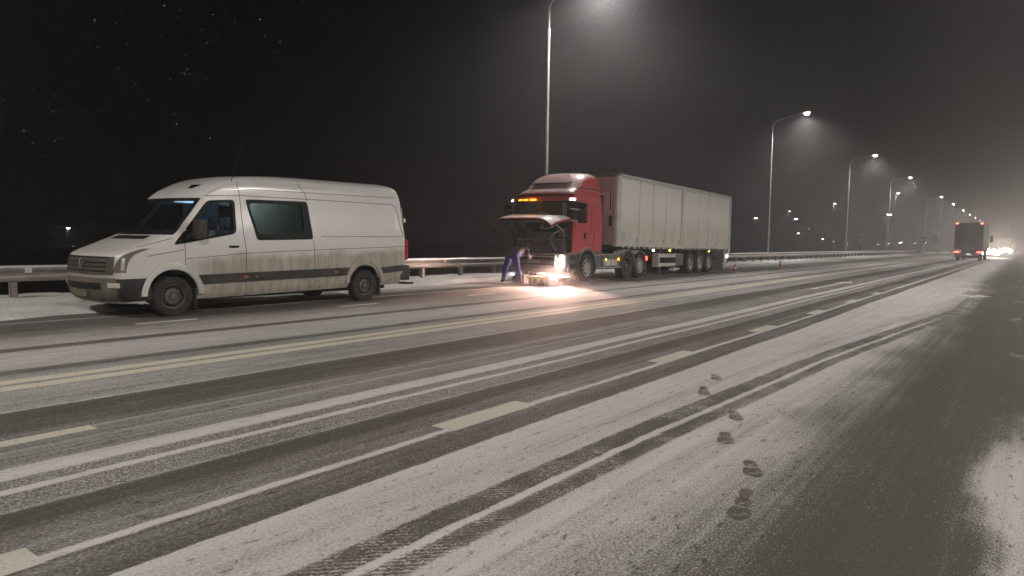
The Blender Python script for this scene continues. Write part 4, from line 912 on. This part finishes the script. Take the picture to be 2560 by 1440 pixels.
for s in (-1, 1):
    poly = [(.22, s * YS), (.16, s * YS)] + [(.16 - .16 * math.sin(PI / 2 * k / 6), s * (YS - .16 + .16 * math.cos(PI / 2 * k / 6))) for k in range(1, 7)] + [(0, s * (YS - .22)), (.22, s * (YS - .22))]
    g = G(); g.prism([(x, y, Z0 - .06) for x, y in poly], (0, 0, Z1 - Z0 + .06)); part(g, 'corner_post', M['trailer_frame'], TRL, smooth=40)
    part(tbox(6.08, 6.36, s * (YS + .012), s * (YS - .1), Z0 - .08, Z1), 'mid_post', M['trailer_frame'], TRL); part(tbox(LT - .24, LT, s * (YS + .008), s * (YS - .2), Z0 - .25, Z1 + .02), 'rear_post', M['trailer_frame'], TRL)
    part(tbox(.2, LT - .2, s * (YS + .018), s * (YS - .06), Z1 - .02, Z1 + .05), 'top_rail', M['trailer_frame'], TRL)
    part(tbox(.22, LT - .24, s * (YS + .016), s * (YS - .06), Z0 - .05, Z0 + .06), 'bottom_rail', M['trailer_frame'], TRL)
    for xa, xb in ((.24, 1.82), (1.84, 3.08), (3.10, 4.42), (4.44, 6.06), (6.38, 8.24), (8.26, 9.44), (9.46, 10.72), (10.74, LT - .26)):
        p_ = part(tbox(xa + .006, xb - .006, s * YS, s * (YS - .05), Z0 + .07, Z1 - .03), 'side_panel', M['trailer'], TRL, bevel=.008)
        part(tbox(xb - .22, xb - .19, s * (YS + .012), s * (YS - .01), Z0 + .12, Z0 + .28), 'panel_latch', M['black'], p_)
        part(tbox(xa + .05, xb - .05, s * (YS + .006), s * (YS - .01), Z1 - .10, Z1 - .085), 'panel_lip', M['black'], p_)
    for k in range(26):
        x = .5 + k * .46
        part(tbox(x, x + .10 + .05 * (k % 3), s * (YS - .02), s * (YS - .12), Z0 - .12, Z0 - .05), 'lashing_hook', M['trailer_frame'], TRL)
    for x, m_ in ((3.30, 'warmw_e'), (5.0, 'yellow_e'), (9.75, 'yellow_e')):
        part(tbox(x, x + .09, s * (YS - .03), s * (YS - .09), Z0 - .22, Z0 - .14), 'side_marker', M[m_], TRL)
    # side guard, locker, mud guards, wheels
    for za, zb in ((.82, .98), (.44, .58)): part(tbox(3.90, 5.72, s * 1.22, s * 1.18, za, zb), 'side_guard_rail', M['trailer_frame'], TRL, bevel=.01)
    part(tbox(3.86, 3.96, s * 1.23, s * .95, .42, 1.0), 'side_guard_end', M['board'], TRL)
    part(tbox(5.78, 6.66, s * 1.20, s * .70, .46, .98), 'locker', M['truck_grey'], TRL, bevel=.03)
    for wx in (7.40, 8.58, 9.80):
        wheel('wheel', TRL, wx, s * 1.07, .495, .36, s, 'rim_snow', .58, 10, .10)
        g = arc_fender(wx, .50, .55, .585, s * .86, s * 1.24, 10, 170, 16); part(g, 'mud_guard', M['truck_dark'], TRL, smooth=30)
    part(tbox(10.45, 12.05, s * 1.16, s * 1.12, .18, 1.12), 'rear_side_flap', M['truck_dark'], TRL)
    g = G(); g.cyl((10.7, s * 1.12, .72), (11.1, s * 1.12, .72), .15, n=14); part(g, 'air_tank', M['truck_dark'], TRL)
    part(tbox(4.75, 4.83, s * .9, s * .8, .1, 1.2), 'landing_leg', M['truck_grey'], TRL)
    part(tbox(12.1, 12.4, s * 1.20, s * .95, .55, 1.05), 'rear_light_panel', M['trailer_frame'], TRL)
part(tbox(12.38, 12.52, -1.24, -1.10, .80, .94), 'rear_lamp', M['white_e'], TRL)
part(tbox(2.3, 12.3, -.55, -.38, .85, 1.24), 'chassis_beam', M['truck_dark'], TRL); part(tbox(2.3, 12.3, .38, .55, .85, 1.24), 'chassis_beam', M['truck_dark'], TRL)
part(tbox(.1, 12.5, -1.15, 1.15, 1.20, 1.30), 'floor', M['truck_dark'], TRL)
part(tbox(.0, LT, -YS - .015, YS + .015, Z1 + .04, Z1 + .07), 'roof', M['trailer_frame'], TRL)
part(tbox(-.015, .01, -1.0, -.3, 1.5, 3.3), 'front_hatch', M['trailer'], TRL); part(tbox(-.03, -.01, -.98, -.94, 2.6, 3.3), 'hatch_handle', M['black'], TRL); part(tbox(-.05, -.01, -1.02, -.92, 2.0, 2.4), 'front_box', M['black'], TRL)
for y0, y1 in ((-1.05, -.02), (.02, 1.05)): part(tbox(LT - .03, LT + .02, y0, y1, Z0 + .05, Z1 - .1), 'rear_door', M['trailer'], TRL)
part(tbox(.34, .66, -YS - .006, -YS + .01, Z0 + .14, Z0 + .46), 'sticker', M['sticker'], TRL)
for k in range(4): part(tbox(.37, .63, -YS - .010, -YS - .004, Z0 + .18 + .065 * k, Z0 + .205 + .065 * k), 'sticker_line', M['sign_white'], TRL)
g = G(); g.cyl((0, -.9, 0), (0, .9, 0), .07, n=8); me_ax = g.mesh('axle', M['truck_dark'])
for wx in (7.40, 8.58, 9.80): link('axle', me_ax, TRL).location = (wx, 0, .48)
g = G(); g.prism([(6.0, -1.0, .16), (6.26, -1.0, .16), (6.26, -1.0, .30), (6.08, -1.0, .30)], (0, .16, 0)); part(g, 'wheel_chock', M['cone_w'], TRL)

# ------------------------------------------------------------------ distant traffic
def box_truck(X, Y, label, s=1.0, near=True):
    r = thing('box_truck', label, 'truck', (X, Y, 0), math.radians(-1.5 if near else 0))
    W_ = 1.28
    g = G(); g.box(0, 7.0, -W_, W_, 1.15, 4.0); b = part(g, 'cargo_box', M['cargo'], r, bevel=.02)
    g = G(); g.box(-.02, 0.01, -W_ + .06, -.02, 1.25, 3.9); part(g, 'rear_door', M['cargo'], b); g = G(); g.box(-.02, 0.01, .02, W_ - .06, 1.25, 3.9); part(g, 'rear_door', M['cargo'], b)
    g = G(); g.box(.05, 6.95, -W_ - .012, -W_ + .01, 1.2, 3.96); part(g, 'side_wall', M['cargo_side'], r)
    for yy in (-.5, .5):
        g = G(); g.cyl((-.04, yy, 1.3), (-.04, yy, 3.85), .02, n=6); part(g, 'lock_bar', M['truck_grey'], b)
    g = G(); g.box(7.1, 9.0, -1.22, 1.22, .9, 3.3); part(g, 'cab', M['truck_grey'], r, bevel=.1)
    g = G(); g.box(.1, 8.5, -.5, .5, .6, 1.15); part(g, 'chassis', M['truck_dark'], r)
    g = G(); g.box(-.12, .05, -1.2, 1.2, .55, .80); part(g, 'rear_bumper', M['truck_grey'], r)
    g = G(); g.box(-.02, .02, -1.15, 1.15, .28, .52); part(g, 'mud_flap', M['truck_dark'], r)
    for s_ in (-1, 1):
        g = G(); g.box(-.05, .0, s_ * 1.22, s_ * .98, 3.86, 3.97); part(g, 'top_lamp', M['redhot_e'], r)
        for k, m_ in enumerate(('red_e', 'redhot_e', 'red_e')):
            g = G(); g.box(-.17, -.10, s_ * (1.24 - k * .17), s_ * (1.10 - k * .17), .82, .98); part(g, 'tail_light', M[m_], r)
        for wx in (1.3, 7.6):
            g = G(); g.lathe([(.25, .15), (.46, .16), (.5, .1), (.5, -.15), (.25, -.15)], (wx, s_ * 1.0, .5), 'y', 20, sgn=s_); g.lathe([(.001, .08), (.25, .10), (.27, .15)], (wx, s_ * 1.0, .5), 'y', 20, sgn=s_); part(g, 'wheel', M['rubber'], r)
        g = G(); g.box(8.55, 8.7, s_ * 1.35, s_ * 1.62, 2.0, 2.75); part(g, 'mirror', M['black'], r)
        if near: point('tail_glow', r, (-.6, s_ * 1.05, .55), 2.5, (1, .10, .06), .1)
    g = G(); g.box(-.14, -.11, -.30, .22, .60, .72); part(g, 'number_plate', M['plate'], r)
    point('plate_light', r, (-.3, -.05, .80), 6, (.8, .85, 1), .05)
    return r
box_truck(88, 4.75, 'dark box truck driving away with red tail lights lit')
box_truck(236, 4.2, 'very distant box truck low at the road end with red tail lights', near=False)
def oncoming(X, Y, label, pw, scale=1.0):
    r = thing('oncoming_car', label, 'car', (X, Y, 0))
    zz = [.25, .35, .5, .7, .82, .9, 1.05, 1.25, 1.38, 1.43]
    part(slice_body(zz, lambda z: lerp_tab([(.25, .1), (.5, 0), (.75, .1), (.88, .8), (.92, 1.1), (1.38, 1.9), (1.43, 2.2)], z), lambda z: lerp_tab([(.25, 4.3), (.8, 4.4), (1.0, 4.2), (1.43, 3.5)], z), lambda z: lerp_tab([(.25, .8), (.6, .88), (.9, .84), (1.4, .62)], z), lambda z: .4, lambda z: .3), 'body', M['truck_dark'], r, smooth=40)
    g = G(); g.grid([[(1.16 + .72 * q, y * (1 - .25 * q), .94 + .43 * q) for y in (-.72, 0, .72)] for q in (0, .5, 1)]); part(g, 'windscreen', M['glass'], r)
    for s in (-1, 1):
        for wx in (.85, 3.5):
            g = G(); g.lathe([(.001, .1), (.2, .11), (.31, .11), (.33, .08), (.33, -.1), (.2, -.1)], (wx, s * .78, .33), 'y', 18, sgn=s); part(g, 'wheel', M['rubber'], r)
        g = G(); g.lathe([(.001, -.05), (.12 * scale, -.03), (.17 * scale, .05)], (-.02, s * .62, .68), 'x', 14); part(g, 'headlight', M['beam_e'], r)
        for yy in (.38, .86): g = G(); g.lathe([(.001, -.05), (.10 * scale, -.03), (.14 * scale, .05)], (-.06, s * yy, .98 if yy < .5 else .70), 'x', 14); part(g, 'added_glare_lamp', M['beam_e'], r)  # extra lamps added to swell the headlight glare
        o = spot('headlight_beam', r, (-.3, s * .62, .72), pw, 1.2, .8, (1, .84, .68), .1); aim(o, (0, 0, 0), (-30, s * .5, .8))
oncoming(118, 3.75, 'oncoming car with glaring warm headlights beside the dark box truck', 2200, 2.0)
oncoming(190, 3.2, 'farther oncoming car with glaring white headlights past the first one', 2200, 2.2)

# ------------------------------------------------------------------ road signs
def sign(px, py, X, label, kind):
    p = on_x(px, py, X); r = thing('road_sign', label, 'road sign', (p.x, p.y, -.3)); h = p.z + .3
    g = G(); g.cyl((0, 0, 0), (0, 0, h + .45), .04, n=8); part(g, 'post', M['pole'], r)
    def disc(n, R, z, mt_, nme, rot=0, x=-.06):
        g = G(); g.prism([(x, R * math.cos(rot + 2 * PI * k / n), z + R * math.sin(rot + 2 * PI * k / n)) for k in range(n)], (.02, 0, 0)); return part(g, nme, M[mt_], r)
    if kind == 'yield': disc(3, .55, h + .1, 'sign_back', 'triangle_plate', -PI / 2); disc(24, .36, h - .85, 'sign_back', 'round_plate')
    if kind == 'hex': disc(4, .62, h, 'sign_back', 'diamond_plate'); disc(24, .42, h - .9, 'sign_back', 'round_plate')
    if kind == 'noentry':
        disc(28, .62, h, 'sign_red', 'red_disc'); g = G(); g.box(-.075, -.06, -.45, .45, h - .11, h + .11); part(g, 'white_bar', M['sign_white'], r)
sign(2154, 590, 120, 'grey triangular sign over a round one, seen from behind beyond the rail', 'yield')
sign(2308, 600, 150, 'round red no entry sign with a white bar', 'noentry')
sign(2338, 593, 150, 'grey diamond sign over a round one next to the no entry sign', 'hex')

# ------------------------------------------------------------------ cones
def cone(X, Y, label):
    r = thing('traffic_cone', label, 'traffic cone', (X, Y, 0), .2, 'cones set out behind the trailer'); r.scale = (.74, .74, .74)
    g = G(); g.box(-.2, .2, -.2, .2, .004, .035); part(g, 'base', M['cone_w'], r, bevel=.01)
    g = G(); g.lathe([(.15, .035), (.105, .22), (.10, .222)], (0, 0, 0), 'z', 20); part(g, 'lower_cone', M['cone'], r, smooth=40)
    g = G(); g.lathe([(.105, .218), (.075, .33)], (0, 0, 0), 'z', 20); part(g, 'white_band', M['cone_w'], r, smooth=40)
    g = G(); g.lathe([(.077, .328), (.04, .52), (.03, .53), (.001, .53)], (0, 0, 0), 'z', 20); part(g, 'upper_cone', M['cone'], r, smooth=40)
cone(34.7, 11.6, 'red and white traffic cone standing just behind the trailer'); cone(45.2, 12.25, 'red and white traffic cone farther out along the verge')

# ------------------------------------------------------------------ mechanic bending into the engine bay
def skin_mesh(name, joints, edges, mats, pick, sub=2):
    me = bpy.data.meshes.new(name); me.from_pydata([j[:3] for j in joints], edges, [])
    o = bpy.data.objects.new('tmp', me); col.objects.link(o)
    md = o.modifiers.new('s', 'SKIN'); md.use_smooth_shade = True
    sv = me.skin_vertices[0].data if me.skin_vertices else None
    if sv is None:
        bpy.context.view_layer.objects.active = o; me.skin_vertices.new(name='sk') if hasattr(me.skin_vertices, 'new') else None; sv = me.skin_vertices[0].data
    for i, j in enumerate(joints):
        r_ = (j[3] * (1.22 if j[3] > .03 else 1.0),) * 2; sv[i].radius = r_; sv[i].use_root = (i == 0)
    s2 = o.modifiers.new('d', 'SUBSURF'); s2.levels = sub; s2.render_levels = sub
    bpy.context.view_layer.update()
    r = bpy.data.meshes.new_from_object(o.evaluated_get(bpy.context.evaluated_depsgraph_get())); bpy.data.objects.remove(o)
    r.materials.clear()
    for mt_ in mats: r.materials.append(mt_)
    for p in r.polygons: p.material_index = pick(p.center); p.use_smooth = True
    return r
MP = Vector((18.42, 13.52, 0))
MAN = thing('person', 'person in blue work trousers and dark jacket bending into the open truck front', 'person', MP)
J = [(.02, 0, .90, .155), (.02, .13, .86, .115), (-.06, .22, .48, .078), (-.08, .30, .10, .055), (-.16, .31, .045, .05), (.02, -.13, .86, .115), (-.02, -.25, .48, .078), (.02, -.36, .10, .055), (-.06, -.37, .045, .05),
     (.20, 0, 1.02, .155), (.42, 0, 1.10, .165), (.58, 0, 1.12, .12), (.66, 0, 1.10, .065), (.74, 0, 1.07, .10), (.82, 0, 1.03, .085),
     (.50, .20, 1.08, .075), (.62, .28, .82, .058), (.80, .22, .88, .042), (.87, .21, .90, .045), (.50, -.20, 1.08, .075), (.62, -.26, .82, .058), (.80, -.20, .90, .042), (.87, -.19, .92, .045)]
ED = [(0, 1), (1, 2), (2, 3), (3, 4), (0, 5), (5, 6), (6, 7), (7, 8), (0, 9), (9, 10), (10, 11), (11, 12), (12, 13), (13, 14), (10, 15), (15, 16), (16, 17), (17, 18), (10, 19), (19, 20), (20, 21), (21, 22)]
base_i = {18: 1, 22: -1}
for hi, sg in ((18, 1), (22, -1)):
    hx, hy, hz_, _ = J[hi]
    for k in range(5):
        dy = (-.03 + .02 * k) * 1.0; L_ = (.055, .075, .08, .072, .05)[k]
        if k == 0: dy = -.045 * sg; L_ = .05
        n0 = len(J); J += [(hx + .03, hy + dy, hz_ + .005, .010), (hx + .03 + L_ * .6, hy + dy * 1.1, hz_ + .0, .009), (hx + .03 + L_ * .95, hy + dy * 1.1, hz_ - .03, .008)]
        ED += [(hi, n0), (n0, n0 + 1), (n0 + 1, n0 + 2)]
def pick(c):
    if c.z < .10: return 3
    if c.x > .80 and c.z < .97: return 4
    if (c.x > .66 and abs(c.y) < .1 and c.z > .95): return 2
    return 0 if (c.z < 1.0 and c.x < .3) else 1
try:
    link('body', skin_mesh('body', J, ED, [M['blue_cloth'], M['jacket'], M['skin'], M['boot'], M['truck_dark']], pick), MAN)
    g = G(); g.lathe([(.118, -.02), (.122, .03), (.10, .085), (.05, .115), (.001, .12)], (.77, 0, 1.085), 'z', 18); part(g, 'knitted_hat', M['boot'], MAN, smooth=60)
except Exception as ex:
    print('PERSON', ex)

# ------------------------------------------------------------------ tools on the ground
r = thing('toolbox', 'low black toolbox with a yellow lid in front of the truck bumper', 'toolbox', (18.55, 12.42, 0), .15)
g = G(); g.box(-.22, .22, -.36, .36, .01, .20); part(g, 'case', M['truck_dark'], r, bevel=.02); g = G(); g.box(-.25, .25, -.42, .42, .20, .27); part(g, 'lid', M['yellow'], r, bevel=.02)
for yy in (-.22, .02, .24):
    g = G(); g.box(-.235, -.22, yy - .05, yy + .05, .08, .20); part(g, 'latch', M['yellow'], r)
r = thing('plank', 'pale plank laid across the yellow toolbox lid', 'plank', (18.6, 12.2, .272), .1); g = G(); g.box(-.07, .07, -.75, .35, .0, .03); part(g, 'board', M['board'], r, bevel=.005); g = G(); g.box(-.09, .09, .18, .40, .03, .10); part(g, 'block', M['board'], r, bevel=.01)
r = thing('plastic_bag', 'stuffed white plastic bag beside the yellow toolbox', 'bag', (18.35, 11.92, 0), .4)
g = G(); rows = []
for i in range(13):
    z = .012 + .25 * i / 12; rr = .22 * (1 - (i / 12) ** 2.4) ** .5 + .005
    rows.append([((rr * (1 + .22 * mn.noise(Vector((math.cos(a) * 2, math.sin(a) * 2, z * 9))))) * math.cos(a) * 1.15, (rr * (1 + .25 * mn.noise(Vector((math.cos(a) * 3, math.sin(a) * 3, 4 + z * 7))))) * math.sin(a), z + .02 * mn.noise(Vector((math.cos(a) * 4, math.sin(a) * 4, z * 5))) * min(1, i / 3)) for a in [2 * PI * k / 24 for k in range(24)]])
g.grid(rows, closed=True); g.add(rows[-1], [tuple(range(24))]); g.add(rows[0], [tuple(range(24))[::-1]])
part(g, 'sack', M['bag'], r, smooth=70); g = G(); g.tube([(0, .02, .22), (.02, .10, .29), (-.03, .17, .30)], [.05, .035, .06], 8); part(g, 'knot', M['bag'], r, smooth=60)
r = thing('tool_case', 'dark tool case standing between the legs of the mechanic', 'case', (18.75, 13.38, 0)); g = G(); g.box(-.15, .15, -.22, .22, .01, .30); part(g, 'shell', M['truck_dark'], r, bevel=.02); g = G(); g.tube([(0, -.08, .30), (0, -.07, .35), (0, .07, .35), (0, .08, .30)], .012, 6); part(g, 'handle', M['black'], r)
r = thing('work_light', 'small violet white lit work light on the ground by the mechanic', 'work light', (18.38, 13.44, 0)); g = G(); g.box(-.04, .04, -.09, .09, .26, .36); part(g, 'housing', M['black'], r, bevel=.01); g = G(); g.box(-.048, -.04, -.08, .08, .275, .345); M['violet_e'] = emit('violet_led', (.62, .55, 1.0), 5); part(g, 'lens', M['violet_e'], r); g = G(); g.cyl((0, 0, .01), (0, 0, .27), .012, n=6); g.box(-.1, .1, -.1, .1, .005, .02); part(g, 'stand', M['black'], r)

# ------------------------------------------------------------------ falling snow
g = G(); rnd = random.Random(5)
def flake(p, s):
    a = Vector((rnd.gauss(0, 1), rnd.gauss(0, 1), rnd.gauss(0, 1))).normalized(); b = a.orthogonal().normalized(); c = a.cross(b)
    k = [a * s * 1.2, b * s, c * s, -a * s * 1.2, -b * s, -c * s]
    g.add([p + q for q in k], [(0, 1, 2), (0, 2, 4), (0, 4, 5), (0, 5, 1), (3, 2, 1), (3, 4, 2), (3, 5, 4), (3, 1, 5)])
up_ = Vector((0, 0, 1)); wind = (right * math.cos(.40) + up_ * math.sin(.40)).normalized()
def drift(p, l, w_):                                              # wind-drawn clump of flakes
    a = (wind + Vector((rnd.gauss(0, .16), rnd.gauss(0, .16), rnd.gauss(0, .16)))).normalized(); b = a.orthogonal().normalized(); c = a.cross(b)
    k = [a * l, b * w_, c * w_, -a * l, -b * w_, -c * w_]
    g.add([p + q for q in k], [(0, 1, 2), (0, 2, 4), (0, 4, 5), (0, 5, 1), (3, 2, 1), (3, 4, 2), (3, 5, 4), (3, 1, 5)])
for i in range(34000):
    px, py = rnd.uniform(-200, 2760), rnd.uniform(-100, 1400) if i % 3 else rnd.uniform(-100, 620); d = ray(px, py); d.normalize()
    dist = 3.5 + 34 * rnd.random() ** .8
    p = Vector((0, 0, H)) + d * dist
    if p.z < .05 or p.z > 14: continue
    if 4.9 < p.x < 12.4 and 11.8 < p.y < 14.1 and p.z < 2.7: continue
    if 19.5 < p.x < 36.5 and 12.1 < p.y < 15 and p.z < 4: continue
    w_ = rnd.uniform(.0006, .0014) * (1 + dist * .03) * (1.5 if rnd.random() < .04 else 1); drift(p, w_ * rnd.uniform(3.0, 5.0), w_)
for (lx, ly, lz, n_) in ((26.5, 14.8, 12, 2600), (60.8, 14.8, 12, 900), (93.1, 14.8, 12, 500)):
    for i in range(n_):
        q = rnd.random() ** 1.6; a = rnd.uniform(0, 2 * PI); rr = (1.2 + 9 * q) * math.sqrt(rnd.random())
        flake(Vector((lx + math.cos(a) * rr, ly + math.sin(a) * rr, lz - .3 - 7.5 * q)), rnd.uniform(.002, .005) * (1 + lx / 60))
o = part(g, 'falling_snow', M['flake'], None); o['kind'] = 'stuff'; o['label'] = 'snowflakes falling through the night air'; o['category'] = 'snow'
